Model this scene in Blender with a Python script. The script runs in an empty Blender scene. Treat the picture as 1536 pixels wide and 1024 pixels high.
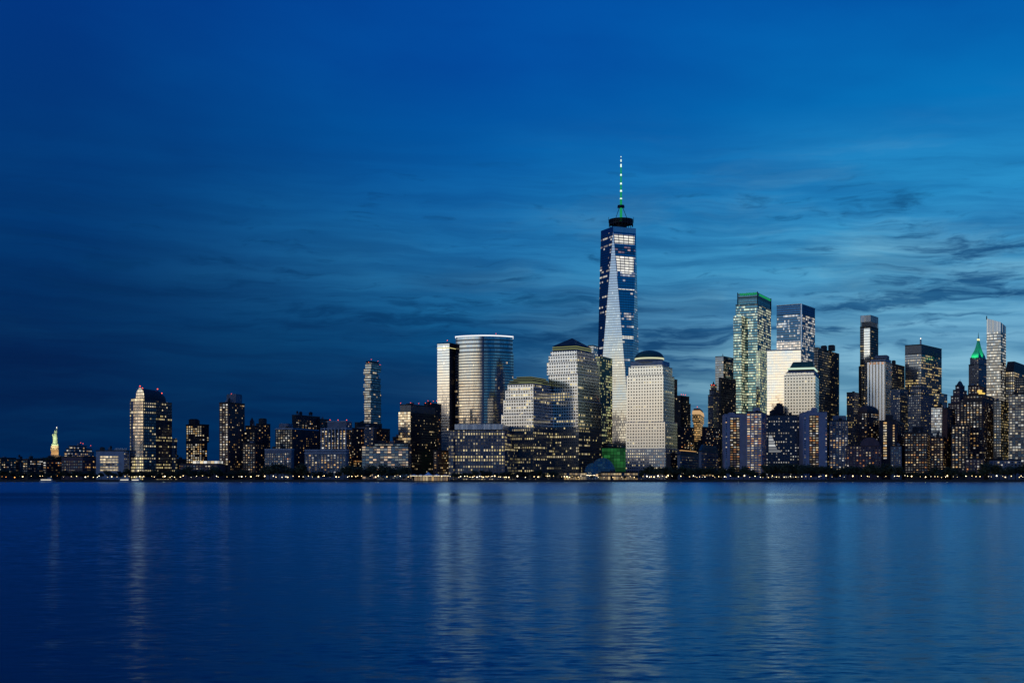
import bpy, bmesh, math, random
from math import sin, cos, pi, radians, sqrt, atan, atan2
from mathutils import Vector, Matrix

random.seed(7)
SC = bpy.context.scene
COL = SC.collection
F = 1890.0          # focal length in photo pixels (1536 wide)
CX, HY = 768.0, 713.0
CAMZ = 8.0
G0 = 2.6            # height of the quay above the water

# ------------------------------------------------------------------ helpers
def X(px, D): return (px - CX) / F * D
def Z(py, D): return CAMZ + (HY - py) / F * D

def link(o):
    COL.objects.link(o); return o

def tag(o, label=None, cat=None, group=None, kind=None):
    if label: o['label'] = label
    if cat: o['category'] = cat
    if group: o['group'] = group
    if kind: o['kind'] = kind
    return o

def empty(name, loc, label=None, cat=None, group=None):
    o = bpy.data.objects.new(name, None); link(o)
    o.location = loc; o.empty_display_size = 2
    return tag(o, label, cat, group)

class MB:
    """collects faces in world metres; build() links them as ONE mesh object"""
    def __init__(s): s.v = []; s.f = []; s.uv = []; s.m = []; s.sm = []
    def face(s, pts, uv=None, m=0, sm=False):
        b = len(s.v); s.v += [tuple(p) for p in pts]
        s.f.append(tuple(range(b, b + len(pts))))
        s.uv.append(uv or [(0.01, 0.01)] * len(pts)); s.m.append(m); s.sm.append(sm)
    def prism(s, poly, z0, z1, m=0, mtop=1, u0=0.0, cap=True, poly2=None, bottom=False):
        n = len(poly); q = poly2 or poly
        for i in range(n):
            a, b = poly[i], poly[(i + 1) % n]; c, d = q[(i + 1) % n], q[i]
            L = math.hypot(b[0] - a[0], b[1] - a[1])
            s.face([(a[0], a[1], z0), (b[0], b[1], z0), (c[0], c[1], z1), (d[0], d[1], z1)],
                   [(u0, z0), (u0 + L, z0), (u0 + L, z1), (u0, z1)], m)
            u0 += L + 37.0
        if cap: s.face([(p[0], p[1], z1) for p in q], None, mtop)
        if bottom: s.face([(p[0], p[1], z0) for p in reversed(poly)], None, mtop)
    def box(s, x0, x1, y0, y1, z0, z1, m=0, mtop=None):
        s.prism([(x0, y0), (x1, y0), (x1, y1), (x0, y1)], z0, z1, m, m if mtop is None else mtop, bottom=True)
    def cyl(s, x, y, z0, z1, r0, r1=None, n=10, m=0, sm=True):
        r1 = r0 if r1 is None else r1
        for i in range(n):
            a, b = 2 * pi * i / n, 2 * pi * (i + 1) / n
            p = [(x + r0 * cos(a), y + r0 * sin(a), z0), (x + r0 * cos(b), y + r0 * sin(b), z0),
                 (x + r1 * cos(b), y + r1 * sin(b), z1), (x + r1 * cos(a), y + r1 * sin(a), z1)]
            s.face(p if r1 > 1e-6 else p[:3], None, m, sm)
        if r1 > 1e-6: s.face([(x + r1 * cos(2 * pi * i / n), y + r1 * sin(2 * pi * i / n), z1) for i in range(n)], None, m)
    def tube(s, p, q, r0, r1=None, n=6, m=0):
        r1 = r0 if r1 is None else r1
        p, q = Vector(p), Vector(q); d = (q - p).normalized()
        u = d.orthogonal().normalized(); w = d.cross(u)
        for i in range(n):
            a, b = 2 * pi * i / n, 2 * pi * (i + 1) / n
            s.face([p + (u * cos(a) + w * sin(a)) * r0, p + (u * cos(b) + w * sin(b)) * r0,
                    q + (u * cos(b) + w * sin(b)) * r1, q + (u * cos(a) + w * sin(a)) * r1], None, m, True)
        s.face([q + (u * cos(2 * pi * i / n) + w * sin(2 * pi * i / n)) * r1 for i in range(n)], None, m)
    def lathe(s, x, y, prof, n=16, m=0, sm=True, sx=1.0, sy=1.0):
        for (ra, za), (rb, zb) in zip(prof, prof[1:]):
            for i in range(n):
                a, b = 2 * pi * i / n, 2 * pi * (i + 1) / n
                pts = [(x + ra * cos(a) * sx, y + ra * sin(a) * sy, za), (x + ra * cos(b) * sx, y + ra * sin(b) * sy, za),
                       (x + rb * cos(b) * sx, y + rb * sin(b) * sy, zb), (x + rb * cos(a) * sx, y + rb * sin(a) * sy, zb)]
                if rb < 1e-6: pts = pts[:3]
                elif ra < 1e-6: pts = [pts[0], pts[2], pts[3]]
                s.face(pts, None, m, sm)
    def ball(s, c, r, n=10, m=0, sx=1, sy=1, sz=1):
        k = max(4, n // 2)
        prof = [(r * sin(pi * i / k), -r * cos(pi * i / k) * sz) for i in range(k + 1)]
        prof = [(max(a, 0) if 0 < i < k else 0.0, c[2] + b) for i, (a, b) in enumerate(prof)]
        s.lathe(c[0], c[1], prof, n, m, True, sx, sy)
    def build(s, name, mats, parent=None, merge=False):
        me = bpy.data.meshes.new(name)
        off = parent.matrix_basis.translation if parent is not None else Vector((0, 0, 0))
        if parent is not None and parent.parent is not None:
            off = off + parent.parent.matrix_basis.translation
        me.from_pydata([(a - off[0], b - off[1], c - off[2]) for a, b, c in s.v], [], s.f)
        mats = mats if isinstance(mats, (list, tuple)) else [mats]
        for m in mats: me.materials.append(m)
        ul = me.uv_layers.new(name='UVMap'); k = 0; flat = []
        for uv in s.uv:
            for a in uv: flat += [a[0], a[1]]
        ul.data.foreach_set('uv', flat)
        me.polygons.foreach_set('material_index', [min(i, len(mats) - 1) for i in s.m])
        me.polygons.foreach_set('use_smooth', s.sm)
        if merge:
            bm = bmesh.new(); bm.from_mesh(me); bmesh.ops.remove_doubles(bm, verts=bm.verts, dist=0.01)
            bmesh.ops.recalc_face_normals(bm, faces=bm.faces); bm.to_mesh(me); bm.free()
        me.update()
        o = bpy.data.objects.new(name, me); link(o)
        if parent is not None: o.parent = parent
        return o

# ------------------------------------------------------------------ node helpers
class NT:
    def __init__(s, nt): s.nt = nt; s.n = nt.nodes; s.l = nt.links
    def new(s, t, **k):
        n = s.n.new(t)
        for a, b in k.items(): setattr(n, a, b)
        return n
    def put(s, sock, v):
        if v is None: return
        if isinstance(v, bpy.types.NodeSocket): s.l.new(v, sock)
        elif isinstance(v, (tuple, list)):
            sock.default_value = tuple(v) + (1.0,) if (len(v) == 3 and sock.type == 'RGBA') else tuple(v)
        else: sock.default_value = v
    def m(s, op, a, b=None, c=None, clamp=False):
        n = s.new('ShaderNodeMath', operation=op, use_clamp=clamp)
        for i, v in enumerate((a, b, c)): s.put(n.inputs[i], v)
        return n.outputs[0]
    def vm(s, op, a, b=None, out=0, scale=None):
        n = s.new('ShaderNodeVectorMath', operation=op)
        s.put(n.inputs[0], a); s.put(n.inputs[1], b)
        if scale is not None: s.put(n.inputs['Scale'], scale)
        return n.outputs[out]
    def sep(s, v):
        n = s.new('ShaderNodeSeparateXYZ'); s.put(n.inputs[0], v); return n.outputs
    def xyz(s, x=0.0, y=0.0, z=0.0):
        n = s.new('ShaderNodeCombineXYZ')
        for i, v in enumerate((x, y, z)): s.put(n.inputs[i], v)
        return n.outputs[0]
    def wn(s, v, out='Value'):
        n = s.new('ShaderNodeTexWhiteNoise', noise_dimensions='3D'); s.put(n.inputs['Vector'], v); return n.outputs[out]
    def noise(s, v, scale=1.0, detail=3.0, rough=0.5, dist=0.0, out=0):
        n = s.new('ShaderNodeTexNoise', noise_dimensions='3D'); s.put(n.inputs['Vector'], v)
        n.inputs['Scale'].default_value = scale; n.inputs['Detail'].default_value = detail
        n.inputs['Roughness'].default_value = rough; n.inputs['Distortion'].default_value = dist
        return n.outputs[out]
    def mix(s, f, a, b, blend='MIX'):
        n = s.new('ShaderNodeMix', data_type='RGBA', blend_type=blend)
        s.put(n.inputs[0], f); s.put(n.inputs[6], a); s.put(n.inputs[7], b); return n.outputs[2]
    def ss(s, v, lo, hi, a=0.0, b=1.0):
        n = s.new('ShaderNodeMapRange', interpolation_type='SMOOTHSTEP')
        s.put(n.inputs[0], v)
        for i, q in enumerate((lo, hi, a, b)): s.put(n.inputs[i + 1], q)
        return n.outputs[0]
    def lin(s, v, lo, hi, a=0.0, b=1.0):
        n = s.new('ShaderNodeMapRange'); s.put(n.inputs[0], v)
        for i, q in enumerate((lo, hi, a, b)): s.put(n.inputs[i + 1], q)
        return n.outputs[0]
    def ramp(s, v, stops):
        n = s.new('ShaderNodeValToRGB'); cr = n.color_ramp; s.put(n.inputs[0], v)
        while len(cr.elements) < len(stops): cr.elements.new(0.5)
        for e, (p, c) in zip(cr.elements, stops): e.position = p; e.color = tuple(c) + (1.0,)
        return n.outputs[0]
    def mixs(s, f, a, b):
        n = s.new('ShaderNodeMixShader'); s.put(n.inputs[0], f); s.l.new(a, n.inputs[1]); s.l.new(b, n.inputs[2]); return n.outputs[0]
    def adds(s, a, b):
        n = s.new('ShaderNodeAddShader'); s.l.new(a, n.inputs[0]); s.l.new(b, n.inputs[1]); return n.outputs[0]

def newmat(name, sample=False):
    m = bpy.data.materials.new(name); m.use_nodes = True
    m.node_tree.nodes.clear()
    g = NT(m.node_tree); out = g.new('ShaderNodeOutputMaterial')
    if not sample: m.cycles.emission_sampling = 'NONE'
    return m, g, out

def M_plain(name, col, rough=0.8, metal=0.0, spec=0.3, var=0.25, scale=0.12):
    m, g, out = newmat(name)
    p = g.new('ShaderNodeBsdfPrincipled')
    geo = g.new('ShaderNodeNewGeometry')
    nz = g.noise(geo.outputs['Position'], scale, 4, 0.6)
    v = g.lin(nz, 0.3, 0.7, 1 - var, 1 + var)
    c = g.mix(1.0, tuple(col), g.xyz(v, v, v), 'MULTIPLY')
    g.put(p.inputs['Base Color'], c); p.inputs['Roughness'].default_value = rough
    p.inputs['Metallic'].default_value = metal; p.inputs['Specular IOR Level'].default_value = spec
    g.l.new(p.outputs[0], out.inputs[0]); return m

def M_emit(name, col, s, sample=False):
    m, g, out = newmat(name, sample)
    e = g.new('ShaderNodeEmission'); e.inputs[0].default_value = tuple(col) + (1,); e.inputs[1].default_value = s
    g.l.new(e.outputs[0], out.inputs[0]); return m

def glass_bsdf(g, tint, gl, rough, jit, cellvec, dark=(0.006, 0.009, 0.014)):
    geo = g.new('ShaderNodeNewGeometry')
    c = g.vm('SUBTRACT', g.wn(cellvec, 'Color'), (0.5, 0.5, 0.5))
    # panes never hang perfectly true: a slow bow over several storeys on top of the pane-to-pane tilt
    bow = g.vm('SUBTRACT', g.noise(g.vm('MULTIPLY', geo.outputs['Position'], (0.035, 0.035, 0.022)), 1.0, 2, 0.5, 0.0, 1), (0.5, 0.5, 0.5))
    c = g.vm('ADD', g.vm('SCALE', c, scale=jit), g.vm('SCALE', bow, scale=0.055))
    nrm = g.vm('NORMALIZE', g.vm('ADD', geo.outputs['Normal'], c))
    gs = g.new('ShaderNodeBsdfGlossy'); g.put(gs.inputs['Color'], tuple(tint)); gs.inputs['Roughness'].default_value = rough
    g.l.new(nrm, gs.inputs['Normal'])
    d = g.new('ShaderNodeBsdfDiffuse'); g.put(d.inputs[0], dark)
    return g.mixs(gl, d.outputs[0], gs.outputs[0])

def M_window(name, tint=(0.85, 0.92, 1.0), gl=0.5, emit=None, es=0.0):
    """glass of a separate window pane, lit from inside when emit is given"""
    m, g, out = newmat(name)
    geo = g.new('ShaderNodeNewGeometry')
    cell = g.vm('SNAP', geo.outputs['Position'], (3.1, 3.1, 3.1))
    sh = glass_bsdf(g, tint, g.m('MULTIPLY', g.lin(g.m('POWER', g.wn(g.vm('ADD', cell, (7.7, 1.3, 2.9))), 1.5), 0, 1, 0.08, 1.0), gl), 0.09, 0.07, cell)
    vary = g.lin(g.m('POWER', g.wn(g.vm('ADD', cell, (3.1, 9.2, 5.4))), 1.4), 0, 1, 0.3, 1.35)
    if emit:
        e = g.new('ShaderNodeEmission'); g.put(e.inputs[0], tuple(emit))
        g.put(e.inputs[1], g.m('MULTIPLY', vary, g.lin(g.noise(geo.outputs['Position'], 0.45, 2), 0.3, 0.7, es * 0.5, es * 1.4)))
        sh = g.adds(sh, e.outputs[0])
    g.l.new(sh, out.inputs[0]); return m

WARM = (1.0, 0.66, 0.27); CREAM = (1.0, 0.83, 0.52); WHITE = (0.95, 0.97, 0.93); YEL = (1.0, 0.80, 0.30); GREENY = (0.85, 1.0, 0.5)
def M_facade(name, w=3.0, h=4.0, fw=0.12, f0=0.22, f1=0.95, wall=(0.05, 0.05, 0.06), wgl=0.1, wrough=0.3,
             tint=(0.8, 0.9, 1.0), gl=0.5, rough=0.08, jit=0.03, pc=0.05, pf=0.06, ca=WARM, cb=CREAM, es=0.9,
             block=26.0, pblock=0.75, wvar=0.1, smin=0.25, wgc=(0.9, 0.92, 0.95)):
    """curtain wall: panes on a storey grid, some of them lit; UV is in metres along the wall and up"""
    m, g, out = newmat(name)
    uv = g.new('ShaderNodeUVMap').outputs[0]
    u, v, _ = g.sep(uv)
    cu, cv = g.m('DIVIDE', u, w), g.m('DIVIDE', v, h)
    iu, iv = g.m('FLOOR', cu), g.m('FLOOR', cv)
    fu, fv = g.m('FRACT', cu), g.m('FRACT', cv)
    inw = g.m('MULTIPLY', g.m('MULTIPLY', g.m('GREATER_THAN', fu, fw), g.m('LESS_THAN', fu, 1 - fw)),
              g.m('MULTIPLY', g.m('GREATER_THAN', fv, f0), g.m('LESS_THAN', fv, f1)))
    cell = g.xyz(iu, iv, 1.37)
    glass = glass_bsdf(g, tint, gl, rough, jit, cell)
    wd = g.new('ShaderNodeBsdfDiffuse')
    nz = g.noise(uv, 0.08, 3)
    k = g.lin(nz, 0.3, 0.7, 1 - wvar, 1 + wvar)
    g.put(wd.inputs[0], g.mix(1.0, tuple(wall), g.xyz(k, k, k), 'MULTIPLY'))
    wg = g.new('ShaderNodeBsdfGlossy'); wg.inputs['Roughness'].default_value = wrough
    g.put(wg.inputs[0], wgc)
    wallsh = g.mixs(wgl, wd.outputs[0], wg.outputs[0])
    fb = g.xyz(g.m('FLOOR', g.m('DIVIDE', u, block)), iv, 8.2)
    pl = g.m('ADD', g.m('MULTIPLY', g.m('LESS_THAN', g.wn(fb), pf), pblock), pc)
    lit = g.m('LESS_THAN', g.wn(g.xyz(iu, iv, 5.5)), pl)
    e = g.new('ShaderNodeEmission')
    g.put(e.inputs[0], g.mix(g.wn(g.xyz(iu, iv, 3.3)), tuple(ca), tuple(cb)))
    st = g.lin(g.m('POWER', g.wn(g.xyz(iu, iv, 9.1)), 1.6), 0, 1, es * smin, es * 1.2)
    g.put(e.inputs[1], g.m('MULTIPLY', st, lit))
    sh = g.mixs(inw, wallsh, g.adds(glass, e.outputs[0]))
    g.l.new(sh, out.inputs[0]); return m

# ------------------------------------------------------------------ materials
ROOF = M_plain('roof_felt', (0.035, 0.037, 0.045), 0.9)
DARKMETAL = M_plain('dark_metal', (0.03, 0.032, 0.038), 0.5, 0.6)
PALEMETAL = M_plain('pale_metal', (0.45, 0.47, 0.5), 0.35, 0.5)
RED = M_emit('beacon_red', (1.0, 0.10, 0.05), 2.4)
GREENLED = M_emit('green_led', (0.02, 0.50, 0.18), 0.55)
WHITELED = M_emit('white_led', (0.75, 1.0, 0.85), 1.2)
CORNICELIGHT = M_emit('cornice_lamp', (0.85, 0.95, 0.45), 0.27)
CROWNLIGHT = M_emit('crown_lamp', (0.9, 0.95, 1.0), 1.1)
WIN = {
    'glass': M_window('window_glass', gl=0.42),
    'dim': M_window('window_dim', gl=0.45, emit=WARM, es=0.10),
    'warm': M_window('window_warm', gl=0.3, emit=(1.0, 0.58, 0.20), es=0.62),
    'cream': M_window('window_cream', gl=0.3, emit=(1.0, 0.80, 0.48), es=0.68),
    'white': M_window('window_white', gl=0.3, emit=(1.0, 0.95, 0.86), es=0.6),
    'orange': M_window('window_orange', gl=0.3, emit=(1.0, 0.40, 0.10), es=0.55),
}
WINMESH = {}
for k, mt in WIN.items():
    b = MB(); b.box(-0.5, 0.5, -0.12, 0.03, -0.5, 0.5)
    me_o = b.build('window', mt); WINMESH[k] = me_o.data; bpy.data.objects.remove(me_o)

# ------------------------------------------------------------------ building kit
def foot(xl, xc, xr, D, a=None, dep=None):
    """four-cornered plan: near corner seen at column xc and distance D, a = turn of the left wall (degrees)"""
    phi = math.degrees(atan((xc - CX) / F))
    a = radians(28 + phi * 0.5 if a is None else a)
    c = Vector((X(xc, D), D)); t = (xl - CX) / F
    wl = (c.x - t * D) / (cos(a) + t * sin(a))
    t = (xr - CX) / F; den = sin(a) - t * cos(a)
    wr = dep if dep else (min(max((t * D - c.x) / den, 8), 120) if den > 0.02 else 40.0)
    L = c + Vector((-cos(a), sin(a))) * wl; R = c + Vector((sin(a), cos(a))) * wr
    B = L + (R - c)
    return [tuple(L), tuple(c), tuple(R), tuple(B)]      # face 0 = left wall, face 1 = right wall

def centre(poly):
    n = len(poly); return (sum(p[0] for p in poly) / n, sum(p[1] for p in poly) / n)
def inset(poly, d):
    cx, cy = centre(poly); out = []
    for x, y in poly:
        L = math.hypot(x - cx, y - cy); k = max(0.05, (L - d * 1.41) / L)
        out.append((cx + (x - cx) * k, cy + (y - cy) * k))
    return out

def win_grid(p0, p1, z0, z1, bay, pitch, wf, hf, pick, mx=0.5, top=1.0):
    """windows of one wall: list of (x,y,z,w,h,rot,material key)"""
    d = Vector((p1[0] - p0[0], p1[1] - p0[1])); L = d.length
    bay *= .87; pitch *= .90
    if L < bay * 0.8: return []
    d /= L; n = Vector((d.y, -d.x)); rot = atan2(d.y, d.x)
    nc = max(1, int((L - mx) / bay)); nr = max(1, int((z1 - z0 - top) / pitch))
    b = (L - mx) / nc; out = []
    for r in range(nr):
        for c in range(nc):
            k = pick(c, r, nc, nr)
            if not k: continue
            q = Vector(p0) + d * (mx / 2 + b * (c + 0.5)) + n * 0.03
            out.append((q.x, q.y, z1 - top - pitch * (r + 0.5), b * wf, pitch * hf, rot, k))
    return out

NIND = [0]
def add_windows(root, wins, limit=90):
    """up to `limit` panes as parts of their own, the rest as one part"""
    if not wins: return
    order = sorted(range(len(wins)), key=lambda i: (-round(wins[i][3] * wins[i][4] * abs(cos(wins[i][5] + 0.0)) / 1.0), wins[i][6] in ('glass', 'dim'), random.random()))
    ind = set(order[:limit]) if len(wins) > limit else set(order)
    rest = MB(); keys = list(WIN); off = root.location
    for i, (x, y, z, w, h, rot, k) in enumerate(wins):
        if i in ind:
            o = bpy.data.objects.new('window', WINMESH[k]); link(o); o.parent = root
            o.location = (x - off[0], y - off[1], z - off[2]); o.rotation_euler = (0, 0, rot); o.scale = (w, 1, h)
            NIND[0] += 1
        else:
            dx, dy = cos(rot) * w / 2, sin(rot) * w / 2; nx, ny = sin(rot) * 0.12, -cos(rot) * 0.12
            rest.face([(x - dx + nx, y - dy + ny, z - h / 2), (x + dx + nx, y + dy + ny, z - h / 2),
                       (x + dx + nx, y + dy + ny, z + h / 2), (x - dx + nx, y - dy + ny, z + h / 2)], None, keys.index(k))
    if rest.f:
        o = rest.build('window', [WIN[k] for k in keys], root); o['kind'] = 'stuff'

def picker(lit=0.15, mix=('warm', 'cream', 'cream', 'white', 'warm', 'orange'), glass='glass', dim=0.15, rows=(), cols=(), rowp=0.85, void=0.0, zone=None):
    def f(c, r, nc, nr):
        if void and random.random() < void: return None
        p = lit
        if r in rows or (r - nr) in rows: p = rowp
        if cols and c not in cols and (c - nc) not in cols: return None
        if zone: p = zone(c / max(1, nc), r / max(1, nr), p)
        if random.random() < p: return random.choice(mix)
        return 'dim' if random.random() < dim else glass
    return f

def beacon(root, px, py, D, r=1.15, mast=0):
    r *= 0.62; mast = max(mast, 4) if mast else 0
    b = MB(); b.ball((X(px, D), D, Z(py, D)), r, 8)
    if mast: b.cyl(X(px, D), D, Z(py, D) - mast, Z(py, D) - r * 0.8, 0.25, m=1)
    return b.build('beacon', [RED, DARKMETAL], root)

def roofbox(root, xl, xr, yt, poly, zb, mat, name='rooftop_plant', dfrac=0.5):
    """a plant room standing on a roof; xl, xr photo columns, yt its top row"""
    cx, cy = centre(poly); D = cy
    d = Vector((poly[1][0] - poly[0][0], poly[1][1] - poly[0][1])); L = d.length; d /= L
    n = Vector((-d.y, d.x)); w = (xr - xl) / F * D / max(0.35, abs(d.x)) * 0.8
    c = Vector((X((xl + xr) / 2, D), cy))
    dep = max(4.0, min(w, 0.55 * math.hypot(poly[2][0] - poly[1][0], poly[2][1] - poly[1][1])))
    p = [c - d * w / 2 - n * dep / 2, c + d * w / 2 - n * dep / 2, c + d * w / 2 + n * dep / 2, c - d * w / 2 + n * dep / 2]
    b = MB(); b.prism([tuple(q) for q in p], zb - 0.3, Z(yt, D), 0, 1)
    zt = Z(yt, D)
    b.prism([tuple(q) for q in inset([tuple(q) for q in p], 1.0)], zt, zt + 0.8, 0, 1)
    return b.build(name, [mat, ROOF], root)

def tank(root, px, py, poly, zb, r=2.4):
    cx, cy = centre(poly); D = cy; zt = Z(py, D); x = X(px, D); b = MB()
    b.cyl(x, D, zb + 1.2, zt - 1.2, r, n=12); b.cyl(x, D, zt - 1.2, zt, r * 1.05, 0.0, n=12)
    for i in range(4): b.cyl(x + r * .7 * cos(i * pi / 2 + .7), D + r * .7 * sin(i * pi / 2 + .7), zb - 0.2, zb + 1.4, 0.2)
    return b.build('water_tank', DARKMETAL, root)

USEED = [0]
def building(name, label, cat, D, tiers, fac, a=None, dep=None, win=None, roof=None, parapet=1.2, part='wall', group=None, limit=90, band=None):
    """tiers: (xl, xc, xr, ybottom or None, ytop) photo columns/rows, lowest first; win: dict of window settings per wall"""
    polys = []; USEED[0] += 1
    for i, t in enumerate(tiers):
        polys.append(foot(t[0], t[1], t[2], D + 2.0 * i, a, dep))
    c0 = centre(polys[0])
    root = empty(name, (c0[0], c0[1], G0), label, cat, group)
    u0 = USEED[0] * 211.0
    wins = []
    for i, (t, poly) in enumerate(zip(tiers, polys)):
        zb = G0 if t[3] is None else Z(t[3], D); zt = Z(t[4], D)
        b = MB(); b.prism(poly, zb, zt, 0, 1, u0)
        b.prism(inset(poly, -0.25), zt - parapet, zt + 0.25, 2, 1, bottom=True)
        f = fac[min(i, len(fac) - 1)] if isinstance(fac, (list, tuple)) else fac
        b.build(part, [f, ROOF, roof or DARKMETAL], root)
        if win:
            zlow = G0 + 4 if t[3] is None else zb
            for face, key in ((0, 'L'), (1, 'R')):
                w = win.get(key) or win
                if 'pick' not in w or w.get('skip'): continue
                wins += win_grid(poly[face], poly[face + 1], zlow, zt, w.get('bay', 4.0), w.get('pitch', 3.4), w.get('wf', 0.5), w.get('hf', 0.5), w['pick'], w.get('mx', 1.0), parapet + w.get('top', 0.6))
    add_windows(root, wins, limit)
    if cat in ('building', 'apartment block', 'office block', 'apartment tower'):
        q = polys[-1]; zt = Z(tiers[-1][4], D); rr = random.Random(USEED[0] * 7)
        e0, e1, e3 = Vector(q[0]), Vector(q[1]), Vector(q[3]); a_, b_ = (e1 - e0), (e3 - e0); wa, wb = a_.length, min(b_.length, 30); a_ /= wa; b_ /= b_.length
        for k in range(rr.choice((1, 2, 2, 3))):
            s0, t0 = rr.uniform(.12, .7), rr.uniform(.15, .6); w_, d_ = min(rr.uniform(2.5, 6), wa * .25), min(rr.uniform(2.5, 5), wb * .25)
            c = e0 + a_ * wa * s0 + b_ * wb * t0; b = MB(); hgt_ = rr.uniform(1.6, 4.2)
            b.prism([tuple(c), tuple(c + a_ * w_), tuple(c + a_ * w_ + b_ * d_), tuple(c + b_ * d_)], zt - .2, zt + hgt_, 0, 1)
            if rr.random() < .5: b.cyl(*(c + a_ * w_ * .5 + b_ * d_ * .5), zt + hgt_, zt + hgt_ + rr.uniform(2, 5), .15, n=5)
            b.build('rooftop_plant', [rr.choice((DARKMETAL, ROOF, GREYST)), ROOF], root)
        if rr.random() < .35:
            c = e0 + a_ * wa * rr.uniform(.2, .8) + b_ * wb * .3; b = MB(); r_ = 1.5
            b.cyl(c.x, c.y, zt + 2.4, zt + 5.2, r_, n=10); b.cyl(c.x, c.y, zt + 5.2, zt + 6.6, r_ * 1.08, 0, n=10)
            for j in range(4): b.cyl(c.x + r_ * .7 * cos(j * pi / 2 + .7), c.y + r_ * .7 * sin(j * pi / 2 + .7), zt - .2, zt + 2.5, .14, n=5)
            b.build('water_tank', DARKMETAL, root)
    return root, polys, [Z(t[4], D) for t in tiers]
# ------------------------------------------------------------------ camera
cam = bpy.data.cameras.new('camera'); co = link(bpy.data.objects.new('camera', cam))
co.location = (0, 0, CAMZ); co.rotation_euler = (pi / 2, 0, 0)
cam.sensor_width = 36.0; cam.lens = 36.0 * F / 1536.0
cam.shift_y = (HY - 512.0) / 1536.0
cam.clip_start = 1.0; cam.clip_end = 60000
SC.camera = co
SC.view_settings.view_transform = 'Standard'; SC.view_settings.look = 'None'
SC.view_settings.exposure = 0; SC.view_settings.gamma = 1; SC.view_settings.use_curve_mapping = False
SC.cycles.use_denoising = True
SC.cycles.max_bounces = 6; SC.cycles.glossy_bounces = 4; SC.cycles.diffuse_bounces = 2
SC.cycles.sample_clamp_indirect = 8.0
SC.cycles.caustics_reflective = True

# ------------------------------------------------------------------ sky: blue hour, the sun gone down behind the camera's left shoulder
GLOW_AZ = 229.0
W = bpy.data.worlds.new('World'); SC.world = W; W.use_nodes = True
W.node_tree.nodes.clear(); g = NT(W.node_tree)
out = g.new('ShaderNodeOutputWorld'); bg = g.new('ShaderNodeBackground')
tc = g.new('ShaderNodeTexCoord'); dvec = tc.outputs['Generated']
x, y, z = g.sep(dvec)
az = g.m('MULTIPLY', g.m('ARCTAN2', x, y), 180 / pi)
el = g.m('MULTIPLY', g.m('ARCSINE', g.m('MAXIMUM', g.m('MINIMUM', z, 1.0), -1.0)), 180 / pi)
def sky_ramp(v, stops, top=40.0): return g.ramp(g.m('DIVIDE', v, top), [(e / top, c) for e, c in stops])
left = sky_ramp(el, [(0, (0.000, 0.0165, 0.076)), (4, (0.000, 0.0175, 0.081)), (8, (0.000, 0.0235, 0.110)), (12, (0.000, 0.035, 0.165)), (16, (0.000, 0.045, 0.215)), (21, (0.000, 0.042, 0.245)), (40, (0.001, 0.045, 0.25))])
midr = sky_ramp(el, [(0, (0.000, 0.030, 0.108)), (3.5, (0.000, 0.038, 0.132)), (6.2, (0.003, 0.078, 0.220)), (9, (0.012, 0.136, 0.345)), (12, (0.006, 0.135, 0.390)), (15, (0.000, 0.115, 0.405)), (18, (0.000, 0.080, 0.370)), (22, (0.000, 0.060, 0.33)), (40, (0.001, 0.05, 0.28))])
rght = sky_ramp(el, [(0, (0.040, 0.18, 0.31)), (3, (0.145, 0.335, 0.485)), (6, (0.135, 0.355, 0.545)), (9, (0.055, 0.305, 0.54)), (12, (0.018, 0.235, 0.52)), (16, (0.001, 0.15, 0.46)), (20, (0.000, 0.105, 0.41)), (24, (0.000, 0.085, 0.37)), (40, (0.001, 0.06, 0.30))])
base = g.mix(g.ss(az, -21, 2), left, midr)
base = g.mix(g.ss(az, -3, 18.5), base, rght)
base = g.mix(g.ss(az, 26, 46), base, midr)
# thin high cloud and ragged bands, laid out in azimuth and elevation
wp = g.noise(g.xyz(g.m('MULTIPLY', az, 0.10), g.m('MULTIPLY', el, 0.22), 3.0), 1.0, 4, 0.55, 0.0, 1)
wx, wy, wz = g.sep(wp)
sx = g.m('ADD', az, g.m('MULTIPLY', g.m('SUBTRACT', wx, 0.5), 9.0))
sy = g.m('ADD', el, g.m('MULTIPLY', g.m('SUBTRACT', wy, 0.5), 2.2))
n1 = g.noise(g.xyz(g.m('MULTIPLY', sx, 0.075), g.m('MULTIPLY', sy, 0.42), 1.0), 1.0, 7, 0.58)
n2 = g.noise(g.xyz(g.m('MULTIPLY', sx, 0.36), g.m('MULTIPLY', sy, 2.1), 7.0), 1.0, 9, 0.60)
n3 = g.noise(g.xyz(g.m('MULTIPLY', sx, 0.62), g.m('MULTIPLY', sy, 3.6), 2.0), 1.0, 6, 0.62)
sy2 = g.m('ADD', el, g.m('ADD', g.m('MULTIPLY', g.m('SUBTRACT', wy, 0.5), 1.5), g.m('MULTIPLY', az, 0.035)))
n5 = g.noise(g.xyz(g.m('MULTIPLY', g.m('ADD', az, g.m('MULTIPLY', g.m('SUBTRACT', wx, 0.5), 4.0)), 0.105), g.m('MULTIPLY', sy2, 1.35), 11.0), 1.0, 7, 0.60)
haze_hi = g.m('MULTIPLY', g.ss(n1, 0.46, 0.68), g.ss(el, 17, 6))
haze_w = g.m('MULTIPLY', haze_hi, g.ss(az, -16, 16, 0.16, 0.70))
bright = g.mix(g.ss(az, -10, 20), (0.004, 0.065, 0.185), (0.17, 0.40, 0.55))
base = g.mix(haze_w, base, bright)
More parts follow.
